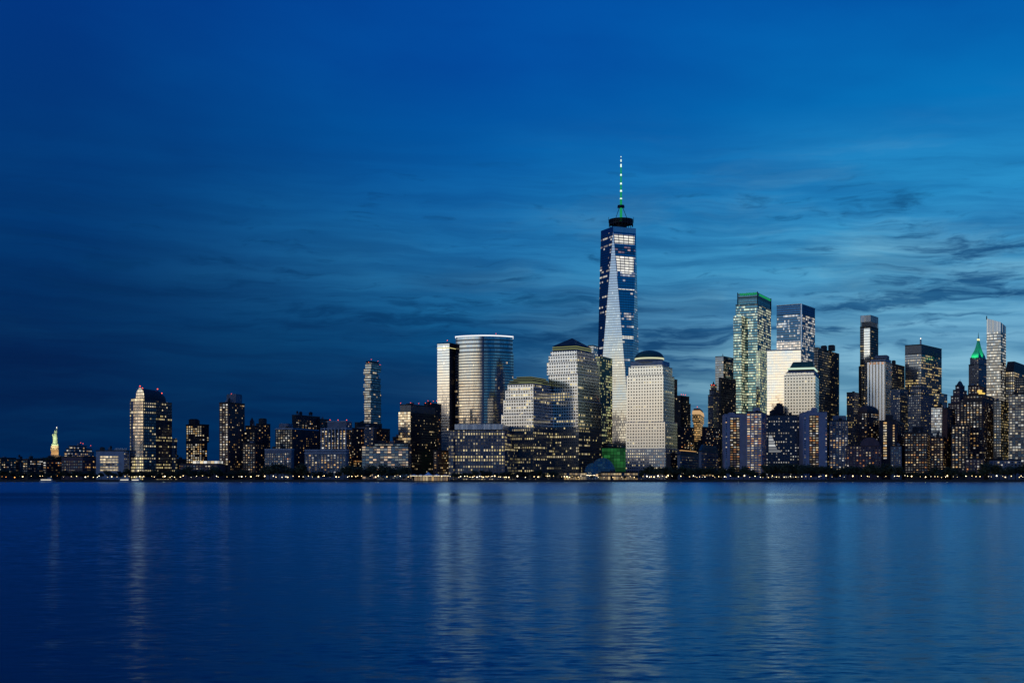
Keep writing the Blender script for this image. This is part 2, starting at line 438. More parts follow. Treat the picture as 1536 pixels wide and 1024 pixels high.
# the dark patches: (column, row, half width, half height, weight) turned into directions
def azel(px, py): return (math.degrees(atan((px - CX) / F)), math.degrees(atan((HY - py) / F * cos(atan((px - CX) / F)))))
dark = None
for (px, py, hw, hh, wt) in [(1480, 366, 80, 17, 0.42), (1440, 417, 120, 24, 0.30), (1340, 314, 100, 20, 0.22), (1130, 306, 110, 9, 0.20), (1290, 452, 85, 16, 0.33), (1060, 500, 170, 15, 0.30),
                             (1000, 545, 130, 26, 0.26), (1430, 488, 70, 9, 0.28), (1270, 520, 90, 14, 0.22), (560, 480, 330, 26, 0.30), (800, 520, 200, 20, 0.26), (250, 400, 200, 40, 0.2), (780, 250, 70, 16, 0.12), (1480, 440, 110, 10, 0.32), (870, 455, 110, 16, 0.22)]:
    a0, e0 = azel(px, py); da, de = hw / F * 57.3, hh / F * 57.3
    q = g.m('ADD', g.m('POWER', g.m('DIVIDE', g.m('SUBTRACT', sx, a0), da), 2.0), g.m('POWER', g.m('DIVIDE', g.m('SUBTRACT', sy, e0), de), 2.0))
    q = g.m('MULTIPLY', g.m('EXPONENT', g.m('MULTIPLY', q, -1.0)), wt)
    dark = q if dark is None else g.m('ADD', dark, q)
dens = g.m('ADD', g.m('ADD', dark, g.m('MULTIPLY', g.m('SUBTRACT', n2, 0.5), 1.75)), g.m('MULTIPLY', g.m('SUBTRACT', n3, 0.5), 0.45))
dmask = g.m('MULTIPLY', g.ss(dens, 0.10, 0.50), g.ss(el, 15.5, 10.5))
dmask = g.m('MULTIPLY', dmask, g.ss(az, -20, 12, 0.42, 0.86))
dcol = g.mix(g.ss(az, -12, 20), (0.000, 0.026, 0.105), (0.004, 0.078, 0.215))
base = g.mix(dmask, base, dcol)
# long fine streaks, stronger towards the bright side
stk = g.ss(n5, 0.34, 0.66)
stk = g.m('MULTIPLY_ADD', g.m('SUBTRACT', stk, 0.5), g.m('MULTIPLY', g.ss(el, 17, 8), g.ss(az, -18, 10, 0.22, 0.50)), 1.0)
base = g.mix(1.0, base, g.xyz(g.m('POWER', stk, 1.8), g.m('POWER', stk, 1.15), g.m('POWER', stk, 0.8)), 'MULTIPLY')
# high soft streaks overhead
n4 = g.noise(g.xyz(g.m('MULTIPLY', g.m('ADD', az, g.m('MULTIPLY', el, 0.8)), 0.06), g.m('MULTIPLY', sy, 0.16), 5.0), 1.0, 5, 0.5)
base = g.mix(1.0, base, g.mix(g.ss(n4, 0.3, 0.7), (0.70, 0.82, 0.90), (1.15, 1.12, 1.06)), 'MULTIPLY')
# afterglow in the west over a painted, unseen blocky skyline that darkens facade reflections
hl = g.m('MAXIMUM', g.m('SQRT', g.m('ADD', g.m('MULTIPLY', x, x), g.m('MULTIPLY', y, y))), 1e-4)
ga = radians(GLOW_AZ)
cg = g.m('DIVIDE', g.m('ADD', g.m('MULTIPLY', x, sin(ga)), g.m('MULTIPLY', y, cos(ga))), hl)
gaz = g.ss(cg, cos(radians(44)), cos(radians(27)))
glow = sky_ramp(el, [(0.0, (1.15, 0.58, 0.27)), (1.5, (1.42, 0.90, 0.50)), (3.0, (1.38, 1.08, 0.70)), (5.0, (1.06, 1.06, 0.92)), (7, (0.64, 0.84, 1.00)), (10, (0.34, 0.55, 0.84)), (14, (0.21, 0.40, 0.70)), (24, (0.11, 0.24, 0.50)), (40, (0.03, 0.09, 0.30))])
skyline_el = g.wn(g.xyz(g.m('FLOOR', g.m('DIVIDE', az, 1.3)), 4.0, 0.0))
skyline_el = g.m('ADD', 1.45, g.m('MULTIPLY', g.m('MULTIPLY', skyline_el, skyline_el), 2.2))
up = g.ss(g.m('SUBTRACT', el, skyline_el), 0.0, 0.25)
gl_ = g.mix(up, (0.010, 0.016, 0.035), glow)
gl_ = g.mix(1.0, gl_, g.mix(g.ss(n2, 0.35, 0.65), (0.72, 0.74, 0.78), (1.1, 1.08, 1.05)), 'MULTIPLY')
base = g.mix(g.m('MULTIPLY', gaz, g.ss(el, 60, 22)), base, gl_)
sky = g.new('ShaderNodeTexSky', sky_type='NISHITA'); sky.sun_disc = False
sky.sun_elevation = radians(-1.0); sky.sun_rotation = radians(GLOW_AZ); sky.altitude = 10
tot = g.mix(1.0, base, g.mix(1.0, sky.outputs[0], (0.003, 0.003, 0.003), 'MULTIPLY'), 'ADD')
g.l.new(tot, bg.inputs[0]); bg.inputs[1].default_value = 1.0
g.l.new(bg.outputs[0], out.inputs[0])
W.cycles.sampling_method = 'MANUAL'; W.cycles.sample_map_resolution = 2048
# last of the sun's light, soft and low from the same quarter
sl = bpy.data.lights.new('sun', 'SUN'); sl.energy = 0.05; sl.angle = radians(34); sl.color = (1.0, 0.86, 0.72)
so = link(bpy.data.objects.new('sun', sl))
dirv = Vector((sin(ga) * cos(radians(7)), cos(ga) * cos(radians(7)), sin(radians(7))))
so.rotation_euler = dirv.to_track_quat('Z', 'Y').to_euler(); so.location = dirv * 3000

# ------------------------------------------------------------------ water
m, g, out = newmat('river_water')
geo = g.new('ShaderNodeNewGeometry'); px_, py_, pz_ = g.sep(geo.outputs['Position'])
# wave facets: slopes taken straight from noise, crests lying across the view
def slope(ax, ay, seed, det, rough): return g.vm('SUBTRACT', g.noise(g.xyz(g.m('MULTIPLY', px_, ax), g.m('MULTIPLY', py_, ay), seed), 1.0, det, rough, 0.25, 1), (0.5, 0.5, 0.5))
lane = g.noise(g.xyz(g.m('MULTIPLY', px_, 0.0011), g.m('MULTIPLY', py_, 0.014), 2.0), 1.0, 3, 0.55)
calm = g.m('MULTIPLY', g.ss(lane, 0.36, 0.58, 0.35, 1.0), g.m('MULTIPLY', g.ss(py_, 310, 400), g.ss(py_, 700, 540)))
gust = g.lin(g.noise(g.xyz(g.m('MULTIPLY', px_, 0.012), g.m('MULTIPLY', py_, 0.02), 6.0), 1.0, 3, 0.5), 0.3, 0.7, 0.7, 1.3)
sl_ = g.vm('ADD', g.vm('SCALE', slope(0.85, 1.7, 1.0, 4, 0.6), scale=0.40), g.vm('SCALE', slope(0.16, 0.42, 4.0, 3, 0.55), scale=0.10))
sl_ = g.vm('SCALE', sl_, scale=g.m('MULTIPLY', gust, g.m('SUBTRACT', 1.0, g.m('MULTIPLY', calm, 0.75))))
qx, qy, qz = g.sep(sl_)
nrm = g.vm('NORMALIZE', g.xyz(g.m('MULTIPLY', qx, 0.25), g.m('SUBTRACT', qy, g.m('MULTIPLY_ADD', calm, 0.036, 0.006)), 1.0))
fr = g.new('ShaderNodeFresnel'); fr.inputs['IOR'].default_value = 1.36; g.l.new(nrm, fr.inputs['Normal'])
gs = g.new('ShaderNodeBsdfGlossy'); g.put(gs.inputs[0], (0.50, 0.79, 0.97)); g.put(gs.inputs['Roughness'], g.m('SUBTRACT', g.lin(py_, 60, 900, 0.20, 0.23), g.m('MULTIPLY', calm, 0.09)))
g.l.new(nrm, gs.inputs['Normal'])
df = g.new('ShaderNodeBsdfDiffuse'); g.put(df.inputs[0], (0.0, 0.007, 0.030))
g.l.new(g.mixs(fr.outputs[0], df.outputs[0], gs.outputs[0]), out.inputs[0])
WATER = m
b = MB(); b.face([(-9000, -3000, 0), (9000, -3000, 0), (9000, 9000, 0), (-9000, 9000, 0)])
tag(b.build('river_water', WATER), kind='structure')

# ------------------------------------------------------------------ land, quay and promenade
LAND = M_plain('asphalt', (0.045, 0.046, 0.05), 0.9)
STONE = M_plain('quay_stone', (0.07, 0.068, 0.065), 0.85, scale=0.5)
LAWN = M_plain('lawn', (0.03, 0.045, 0.018), 0.95)
QY = 1600.0
b = MB(); b.box(-3000, 3000, QY + 16, 9000, -1.0, G0)
tag(b.build('land', LAND), kind='structure')
b = MB(); b.box(-3000, 3000, QY, QY + 16, -1.0, G0 - 0.3)
for i in range(-150, 151): b.box(i * 7.0 - 0.35, i * 7.0 + 0.35, QY - 0.5, QY, -1.0, G0 - 0.5)
tag(b.build('promenade', STONE), kind='structure')
b = MB()
b.box(-1500, 1500, QY + 0.6, QY + 0.7, G0 + 0.75, G0 + 0.85)
for i in range(-500, 501): b.box(i * 3.0 - 0.05, i * 3.0 + 0.05, QY + 0.6, QY + 0.7, G0 - 0.3, G0 + 0.75)
r = b.build('railing', DARKMETAL); tag(r, 'long dark metal railing along the water edge of the promenade', 'railing')
b = MB(); b.box(-1500, 1500, QY + 22, QY + 58, G0, G0 + 0.12)
tag(b.build('grass_strip', LAWN), kind='structure')
# ------------------------------------------------------------------ wall materials
LAV = M_plain('lavender_concrete', (0.30, 0.31, 0.40), 0.8, var=0.12)
GREYST = M_plain('grey_stone', (0.20, 0.21, 0.24), 0.8)
PALEST = M_plain('pale_stone', (0.42, 0.43, 0.45), 0.75)
BRICK = M_plain('red_brick', (0.15, 0.07, 0.055), 0.85)
BROWN = M_plain('brown_brick', (0.10, 0.06, 0.05), 0.85)
PLUM = M_plain('plum_brick', (0.13, 0.085, 0.10), 0.85)
DARKW = M_plain('dark_cladding', (0.022, 0.024, 0.032), 0.6)
COPPER = M_plain('green_copper', (0.035, 0.12, 0.10), 0.5, 0.2)
SLATE = M_plain('slate_roof', (0.035, 0.05, 0.06), 0.6)
TENT = M_plain('white_canvas', (0.75, 0.77, 0.8), 0.7, var=0.05)

F_SLAB = M_facade('slab_glass', 2.2, 4.3, 0.05, 0.24, 0.97, (0.16, 0.16, 0.16), 0.34, 0.2, (1, 1, 0.98), 0.86, 0.07, 0.008, 0.01, 0.01)
F_CURVE = M_facade('banded_glass', 1.6, 4.4, 0.05, 0.36, 0.98, (0.06, 0.065, 0.075), 0.16, 0.3, (0.98, 0.94, 0.86), 0.74, 0.10, 0.014, 0.012, 0.06, WARM, CREAM, 0.7, 15, 0.6)
F_BASE = M_facade('office_grid', 3.5, 4.4, 0.24, 0.26, 0.84, (0.11, 0.12, 0.16), 0.05, 0.3, (0.8, 0.9, 1), 0.22, 0.09, 0.04, 0.08, 0.36, CREAM, YEL, 0.75, 40, 0.8)
F_GRAN = M_facade('granite_bright_grid', 3.9, 4.4, 0.17, 0.22, 0.84, (0.22, 0.20, 0.18), 0.86, 0.18, (0.85, 0.92, 1), 0.14, 0.10, 0.04, 0.03, 0.14, YEL, CREAM, 0.75, 34, 0.8)
F_GRAN2 = M_facade('granite_dark_windows', 4.0, 4.3, 0.25, 0.26, 0.76, (0.32, 0.30, 0.27), 0.78, 0.15, (0.7, 0.8, 0.9), 0.14, 0.10, 0.03, 0.03, 0.07, CREAM, YEL, 0.7, 34, 0.7, wgc=(0.96, 0.97, 0.94))
F_WFCLOW = M_facade('granite_lower_grid', 3.3, 4.1, 0.22, 0.25, 0.80, (0.09, 0.085, 0.085), 0.12, 0.3, (0.8, 0.9, 1), 0.30, 0.12, 0.04, 0.08, 0.26, YEL, CREAM, 0.7, 40, 0.75)
F_ONE = M_facade('tower_glass', 1.7, 4.3, 0.04, 0.24, 0.98, (0.05, 0.07, 0.10), 0.24, 0.1, (0.80, 0.91, 1), 0.64, 0.05, 0.010, 0.02, 0.10, CREAM, WHITE, 0.30, 26, 0.6)
F_ONEDARK = M_facade('tower_glass_lit', 4.6, 4.3, 0.04, 0.24, 0.92, (0.03, 0.04, 0.055), 0.14, 0.1, (0.80, 0.85, 0.92), 0.46, 0.05, 0.012, 0.03, 0.22, CREAM, WHITE, 0.55, 70, 0.62)
F_GREEN = M_facade('greenish_glass', 2.3, 4.4, 0.10, 0.26, 0.90, (0.02, 0.04, 0.05), 0.06, 0.12, (0.30, 0.72, 0.92), 0.38, 0.06, 0.015, 0.14, 0.58, (0.88, 1, .62), (1, .88, .50), 0.80, 14, 0.72)
F_GREENTOP = M_facade('greenish_glass_dark', 2.3, 4.3, 0.10, 0.22, 0.92, (0.03, 0.06, 0.07), 0.08, 0.12, (0.2, 0.6, 0.8), 0.35, 0.06, 0.03, 0.0, 0.0)
F_BLUE = M_facade('blue_glass', 2.0, 4.1, 0.05, 0.20, 0.92, (0.03, 0.05, 0.08), 0.05, 0.1, (0.22, 0.55, 1), 0.24, 0.05, 0.015, 0.06, 0.48, CREAM, WHITE, 0.7, 11, 0.72)
F_BLUETOP = M_facade('blue_glass_dark', 2.0, 4.1, 0.05, 0.20, 0.92, (0.03, 0.05, 0.08), 0.04, 0.1, (0.12, 0.45, 1), 0.22, 0.05, 0.015, 0.0, 0.0)
F_BRIGHT = M_facade('pale_glass', 3.0, 4.2, 0.02, 0.20, 1.0, (0.3, 0.3, 0.3), 0.72, 0.15, (1, 1, 1), 0.97, 0.06, 0.010, 0.0, 0.0)
F_DARK = M_facade('dark_office', 2.4, 4.0, 0.22, 0.30, 0.80, (0.018, 0.019, 0.024), 0.04, 0.4, (0.5, 0.6, 0.8), 0.18, 0.1, 0.03, 0.05, 0.15, WARM, YEL, 0.6, 22, 0.65)
F_DARK2 = M_facade('black_office', 2.6, 3.8, 0.25, 0.32, 0.78, (0.014, 0.015, 0.02), 0.03, 0.4, (0.5, 0.6, 0.8), 0.14, 0.1, 0.03, 0.07, 0.05, WARM, CREAM, 0.6, 22, 0.6)
F_ROWS = M_facade('steel_office_rows', 2.2, 4.1, 0.14, 0.30, 0.82, (0.07, 0.075, 0.09), 0.18, 0.3, (0.7, 0.8, 0.95), 0.35, 0.1, 0.03, 0.07, 0.42, WARM, YEL, 0.75, 30, 0.75)
F_ROWSTOP = M_facade('steel_louvres', 2.2, 30.0, 0.25, 0.0, 1.0, (0.10, 0.105, 0.125), 0.12, 0.4, (0.4, 0.45, 0.55), 0.12, 0.2, 0.03, 0.0, 0.0)
F_CLEAR = M_facade('clear_glass_rows', 2.0, 4.4, 0.06, 0.30, 0.90, (0.05, 0.055, 0.065), 0.12, 0.15, (0.85, 0.92, 1), 0.34, 0.07, 0.03, 0.14, 0.48, CREAM, WHITE, 0.62, 14, 0.7)
F_JENGA = M_facade('balcony_glass', 4.0, 4.4, 0.04, 0.36, 0.95, (0.03, 0.032, 0.04), 0.10, 0.3, (0.9, 0.95, 1), 0.42, 0.08, 0.05, 0.02, 0.04, WARM, CREAM, 0.6, 14, 0.6)
F_VAULT = M_facade('vault_glass', 4.0, 4.1, 0.05, 0.30, 0.98, (0.05, 0.055, 0.07), 0.15, 0.25, (0.98, 0.96, 0.92), 0.80, 0.09, 0.012, 0.02, 0.06, CREAM, YEL, 0.75, 30, 0.8)
F_VDARK = M_facade('dark_banded_office', 3.3, 4.1, 0.20, 0.34, 0.80, (0.03, 0.033, 0.042), 0.06, 0.3, (0.7, 0.8, 0.95), 0.22, 0.1, 0.04, 0.10, 0.26, CREAM, YEL, 0.65, 60, 0.8)
F_LITLOW = M_facade('lit_office', 3.0, 4.1, 0.12, 0.22, 0.86, (0.06, 0.06, 0.065), 0.1, 0.3, (0.9, 0.9, 1), 0.4, 0.1, 0.04, 0.88, 0.0, YEL, CREAM, 0.85, 30, 0.8)
F_BALC = M_facade('balcony_apartments', 5.0, 3.4, 0.06, 0.30, 0.88, (0.11, 0.14, 0.19), 0.08, 0.3, (0.75, 0.88, 1), 0.28, 0.1, 0.08, 0.13, 0.07, (1, 0.55, 0.25), CREAM, 0.6, 12, 0.5)
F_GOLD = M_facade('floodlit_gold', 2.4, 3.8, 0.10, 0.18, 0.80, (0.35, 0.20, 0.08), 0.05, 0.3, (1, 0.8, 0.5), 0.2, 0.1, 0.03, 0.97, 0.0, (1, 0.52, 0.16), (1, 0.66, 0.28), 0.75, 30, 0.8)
F_OLD = M_facade('old_stone_office', 2.6, 3.7, 0.26, 0.30, 0.78, (0.15, 0.155, 0.18), 0.03, 0.4, (0.7, 0.8, 0.95), 0.25, 0.1, 0.05, 0.05, 0.12, WARM, YEL, 0.6, 20, 0.6)
F_PIERS = M_facade('white_pier_facade', 4.6, 200.0, 0.30, 0.0, 1.0, (0.5, 0.5, 0.5), 0.80, 0.25, (0.9, 0.92, 0.95), 0.15, 0.10, 0.02, 0.0, 0.0)
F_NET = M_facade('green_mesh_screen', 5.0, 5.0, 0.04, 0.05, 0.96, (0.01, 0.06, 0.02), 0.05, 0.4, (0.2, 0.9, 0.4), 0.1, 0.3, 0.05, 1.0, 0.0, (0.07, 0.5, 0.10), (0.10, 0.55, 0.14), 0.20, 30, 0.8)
F_SHOP = M_facade('lit_glass_hall', 3.6, 8.0, 0.08, 0.1, 0.85, (0.05, 0.045, 0.04), 0.1, 0.3, (0.9, 0.9, 0.9), 0.3, 0.1, 0.05, 0.9, 0.0, (1, 0.62, 0.22), (1, 0.78, 0.42), 0.45, 30, 0.8)
F_SAILGLOW = M_facade('painted_reflection', 9.0, 3.9, 0.0, 0.25, 1.0, (0.2, 0.2, 0.2), 0.2, 0.3, (1, 1, 1), 0.3, 0.1, 0.02, 1.0, 0.0, WHITE, WHITE, 0.6, 30, 0.8)

def Wn(bay, pitch, wf, hf, pick, **k): return dict(bay=bay, pitch=pitch, wf=wf, hf=hf, pick=pick, **k)
P = picker
NOW = {'skip': 1}

# ================================================================== far left: low blocks, island monument
r, p, z_ = building('low_block', 'small dark apartment block at the far left edge with scattered lit windows', 'building', 1750, [(-14, 2, 24, None, 686)], DARKW, win=dict(L=Wn(4, 3.6, .5, .4, P(.22)), R=Wn(4, 3.6, .5, .4, P(.25))))
r, p, z_ = building('low_block', 'narrow dark block second from the left edge, a few lights high on it', 'building', 1790, [(22, 29, 38, None, 688)], BROWN, win=dict(L=Wn(4, 3.6, .5, .4, P(.1)), R=Wn(4, 3.6, .5, .4, P(.2))))
r, p, z_ = building('low_block', 'low dark block with a white lit top floor left of the floodlit monument', 'building', 1720, [(34, 42, 67, None, 688)], DARKW, win=dict(L=Wn(4, 3.6, .6, .4, P(.1, rows=(1,))), R=Wn(4, 3.6, .6, .4, P(.10, ('white', 'white', 'warm'), rows=(0, 1), rowp=.7))))
r, p, z_ = building('low_block', 'low black block before the monument pedestal with cold white lights on its roof', 'building', 1690, [(64, 70, 96, None, 690)], DARKW, win=dict(L=Wn(4, 3.6, .6, .4, P(.1)), R=Wn(4.5, 3.6, .6, .4, P(.08, ('white', 'orange'), rows=(0,), rowp=.5))))
r, p, z_ = building('terraced_block', 'terraced apartment block with lit balconies right of the monument', 'apartment block', 1950, [(96, 106, 141, None, 677), (99, 107, 138, 677, 672), (103, 110, 130, 672, 668)], GREYST, win=dict(L=Wn(5, 3.8, .6, .5, P(.4)), R=Wn(5, 3.8, .6, .5, P(.45, ('cream', 'warm', 'white')))))
for q in ((121, 664), (124.5, 665), (136, 668)): beacon(r, q[0], q[1], 1960, 0.9, 3)
r, p, z_ = building('brick_block', 'plum coloured low brick block with two rows of orange lit windows', 'building', 1690, [(92, 124, 145, None, 684)], PLUM, win=dict(L=Wn(4.2, 4.2, .5, .45, P(.04, ('warm', 'orange', 'cream'), rows=(5, 6), rowp=.75), top=4), R=Wn(4.2, 4.2, .5, .45, P(.04, ('warm', 'orange'), rows=(2, 5, 6), rowp=.75), top=4)))
# pale block with the big lit window field
r, p, z_ = building('pale_block', 'pale grey block with one wide field of bright yellow lit floors on its front', 'office block', 1680, [(144, 186, 194, None, 675)], M_plain('pale_panel', (0.33, 0.36, 0.40), 0.7), a=4)
a_, b_ = Vector(p[0][0]), Vector(p[0][1])
ws = []
q0, q1 = tuple(a_.lerp(b_, .14)), tuple(a_.lerp(b_, .80))
ws += win_grid(q0, q1, Z(708, 1680), Z(683, 1680), 4.6, 3.85, .86, .62, lambda c, r_, nc, nr: 'glass' if r_ == 3 else 'cream', 0, 0)
ws += win_grid(p[0][1], p[0][2], G0 + 3, z_[0], 4.0, 3.8, .6, .4, P(.2), 1, 3)
add_windows(r, ws)
roofbox(r, 150, 157, 671, p[0], z_[0], DARKW)
b = MB()
for k in range(9): b.box(X(172 + k * 1.8, 1690), X(172 + k * 1.8, 1690) + .8, 1690 + k, 1690.8 + k, z_[0], z_[0] + 2.6 + (k % 3) * .5)
b.build('roof_railing', PALEMETAL, r)

# monument on its island
D = 2600.0; xm = X(83, D)
r = empty('monument_statue', (xm, D, G0), 'small floodlit green robed statue with raised torch on a tan stone pedestal', 'statue')
STAT = M_plain('verdigris', (0.38, 0.48, 0.32), 0.8); TAN = M_plain('tan_stone', (0.42, 0.33, 0.22), 0.85)
GOLD = M_emit('torch_flame', (1, 0.95, 0.85), 2.0)
zf = Z(666, D); u = (Z(640, D) - zf) / 46.0
b = MB()
rob = [(6.0, 0), (5.7, 3), (5.2, 8), (4.8, 13), (4.9, 17), (5.0, 20), (4.4, 23), (4.7, 26), (4.3, 28.2), (2.0, 29.6), (1.4, 30.2), (1.7, 31.2), (2.1, 32.6), (2.0, 34.2), (1.2, 35.6), (0, 36)]
N = 22
for (ra, za), (rb, zb) in zip(rob, rob[1:]):
    for i in range(N):
        def pt(rr, zz, j):
            t = 2 * pi * j / N; f = 1 + (0.13 * sin(j * 3.1 + zz * .06) if zz < 27 else 0)
            return (xm + rr * f * cos(t) * u * 1.2, D + rr * f * sin(t) * u * 0.8, zf + zz * u)
        pts = [pt(ra, za, i), pt(ra, za, (i + 1) % N), pt(rb, zb, (i + 1) % N), pt(rb, zb, i)]
        b.face(pts if rb > 0 else pts[:3], None, 0, True)
def S(x_, y_, z_): return (xm + x_ * u, D + y_ * u, zf + z_ * u)
b.tube(S(3.2, 0, 27), S(4.2, -1, 32.5), 1.7 * u, 1.3 * u, 8); b.tube(S(4.2, -1, 32.2), S(4.0, -1, 40.5), 1.3 * u, 0.8 * u, 8)
b.tube(S(-3.6, 0, 27), S(-5.0, -2, 22.5), 1.6 * u, 1.1 * u, 8); b.tube(S(-5.0, -2, 22.6), S(-3.4, -4.2, 22), 1.1 * u, 0.8 * u, 8)
b.ball(S(0.2, -1.9, 33), 0.45 * u, 6)
fig = b.build('figure', STAT, r, merge=True)
b = MB(); b.tube(S(-5.6, -3.6, 20.5), S(-4.4, -3.9, 27), 1.6 * u, 1.6 * u, 4); b.build('tablet', STAT, r)
b = MB(); b.cyl(xm, D, zf + 34.2 * u, zf + 35.2 * u, 2.3 * u, 2.3 * u, 14)
for k in range(7):
    t = pi * (k + .5) / 7; b.tube(S(2.0 * cos(t), 0, 35 + 0.9 * sin(t)), S(4.6 * cos(t), 0, 35 + 3.6 * sin(t)), .3 * u, .05, 5)
b.build('crown', STAT, r)
b = MB(); b.lathe(S(4, 0, 0)[0], D - u, [(0, zf + 40 * u), (.7 * u, zf + 40.5 * u), (1.6 * u, zf + 42.5 * u), (1.7 * u, zf + 43 * u), (0.9 * u, zf + 43.1 * u)], 10)
t_ = b.build('torch', STAT, r)
b = MB(); b.lathe(S(4, 0, 0)[0], D - u, [(0.9 * u, zf + 43 * u), (1.15 * u, zf + 44 * u), (.7 * u, zf + 45.3 * u), (0, zf + 46.4 * u)], 8); b.build('flame', GOLD, t_)
def sq(h, rot=radians(12)): return [(xm + h * 1.414 * cos(rot + pi / 4 + k * pi / 2 - pi), D + h * 1.414 * sin(rot + pi / 4 + k * pi / 2 - pi)) for k in range(4)]
b = MB(); b.prism(sq(6.2), Z(668, D), zf, 0, 0); b.build('plinth', STAT, r)
b = MB(); b.prism(sq(7.6), Z(683, D), Z(671, D), 0, 0, poly2=sq(6.4)); b.prism(sq(7.4), Z(671, D), Z(669.2, D), 0, 0); b.prism(sq(6.8), Z(669.2, D), Z(668, D), 0, 0)
for k in range(-2, 3):
    b.box(xm + k * 2.6 - .35, xm + k * 2.6 + .35, D - 9.9, D - 8.6, Z(677, D), Z(671.4, D))
b.build('pedestal', TAN, r)
b = MB(); b.prism(sq(30), G0, Z(689, D), 0, 0, poly2=sq(28)); b.prism(sq(14), Z(689, D), Z(683, D), 0, 0, poly2=sq(11)); b.build('fort_base', M_plain('fort_stone', (0.12, 0.11, 0.10), .9), r)
def spot(name, loc, target, col, watts, ang):
    l = bpy.data.lights.new(name, 'SPOT'); l.energy = watts; l.color = col; l.spot_size = radians(ang); l.spot_blend = 0.6; l.shadow_soft_size = 1.0
    o = link(bpy.data.objects.new(name, l)); o.location = loc
    o.rotation_euler = (Vector(loc) - Vector(target)).to_track_quat('Z', 'Y').to_euler(); return o
spot('floodlight', (xm - 20, D - 62, Z(684, D)), (xm, D, zf + 22 * u), (1.0, 0.96, 0.62), 420000, 46)
spot('floodlight', (xm + 16, D - 34, Z(690, D)), (xm, D, Z(676, D)), (1.0, 0.66, 0.28), 70000, 40)

# ================================================================== tower with the arched glass end
D = 1690.0
al = 21.0
p4 = foot(195, 222, 258, D - 6, al); Lf, Cn, Rt, Bk = [Vector(q) for q in p4]
ch = 6.5
A1 = Cn + (Lf - Cn).normalized() * ch; A2 = Cn + (Rt - Cn).normalized() * 17.0
poly = [tuple(Lf), tuple(A1), tuple(A2), tuple(Rt), tuple(Bk)]
r = empty('arched_tower', (*centre(poly), G0), 'tall office tower at left with a bright curved glass end and an arched crown', 'skyscraper')
zs = Z(601, D); b = MB()
b.prism(poly, Z(682, D), zs, 0, 1, 11); b.build('tower_wall', [F_VDARK, ROOF], r)
b = MB(); b.prism(inset(poly, -.3), G0, Z(682, D), 0, 1, 11); b.build('lower_storeys', [F_VDARK, ROOF], r)
# bowed glass bay on the left wall, its upper end a rounded vault
dl = (A1 - Lf).normalized(); nl = Vector((dl.y, -dl.x)); wl = (A1 - Lf).length
bay = []
for i in range(13):
    t = i / 12; bay.append(Lf + dl * wl * (0.10 + 0.86 * t) + nl * (2.2 * sin(pi * t) + .4))
b = MB(); u0 = 0
ztop = Z(597, D)
for i in range(12):
    q, s = bay[i], bay[i + 1]; L = (s - q).length
    b.face([(q.x, q.y, Z(683, D)), (s.x, s.y, Z(683, D)), (s.x, s.y, ztop), (q.x, q.y, ztop)], [(u0, Z(683, D)), (u0 + L, Z(683, D)), (u0 + L, ztop), (u0, ztop)]); u0 += L
b.face([(q.x, q.y, ztop) for q in bay], None, 1)
b.build('glass_bay', [F_VAULT, ROOF], r)
b = MB(); u0 = 0
for i in range(12):
    q, s = bay[i] + nl * .3, bay[i + 1] + nl * .3; L = (s - q).length; zt_ = Z(683 + (9 - 1.8 * i if i < 5 else 0), D)
    b.face([(q.x, q.y, G0), (s.x, s.y, G0), (s.x, s.y, zt_), (q.x, q.y, zt_)], [(u0, G0), (u0 + L, G0), (u0 + L, zt_), (u0, zt_)]); u0 += L
b.build('lobby_storeys', F_LITLOW, r)
# vaulted crown running back along the right wall
dr = (Rt - Cn).normalized(); axs = (Lf.lerp(A1, 0.62)) + dr * 3.0; hw = wl * 0.30; Lr = (Rt - Cn).length
def arch(o, k, hip=1.0):
    pts = []
    for i in range(15):
        t = pi * i / 14; pts.append((o - dl * hw * cos(t) * k, zs + (Z(581.5, D) - zs) * (sin(t) ** 0.75) * hip))
    return pts
b = MB(); s0, s1, s2 = arch(axs, 1), arch(axs + dr * Lr * 0.72, 1.0, .92), arch(axs + dr * Lr * 0.90, 1.0, .62)
for sa, sb in ((s0, s1), (s1, s2)):
    for i in range(14):
        b.face([(*sa[i][0], sa[i][1]), (*sa[i + 1][0], sa[i + 1][1]), (*sb[i + 1][0], sb[i + 1][1]), (*sb[i][0], sb[i][1])], None, 0, True)
b.face([(*q[0], q[1]) for q in s0], [((q[0] - axs).dot(dl), q[1]) for q in s0], 1); b.face([(*q[0], q[1]) for q in reversed(s2)], None, 0)
b.build('vault_roof', [M_plain('vault_lead', (0.03, 0.034, 0.05), .6), F_VAULT], r)
b = MB(); lo = [Rt - dr * 2, Rt + dl * 4 - dr * 2, Rt + dl * 4 + dr * 0 + (Bk - Rt).normalized() * 30, Rt + (Bk - Rt).normalized() * 30]
b.prism([tuple(Rt + dl * 0.05), tuple(Rt + dl * 6 + dr * 3), tuple(Rt + dl * 6 + dr * 2), tuple(Rt + dl * .05 + dr * 2)], G0, Z(656, D), 0, 1, 77); b.build('side_wing', [F_VDARK, ROOF], r)
for k_, h_ in ((.0, 1), (.1, .86), (.72, .92), (.9, .62)):
    q = axs + dr * Lr * k_; b = MB(); zb_ = zs + (Z(581.5, D) - zs) * h_; b.ball((q.x, q.y, zb_ + 2.4), .85, 8); b.cyl(q.x, q.y, zb_ - .3, zb_ + 1.7, .2, m=1); b.build('beacon', [RED, DARKMETAL], r)

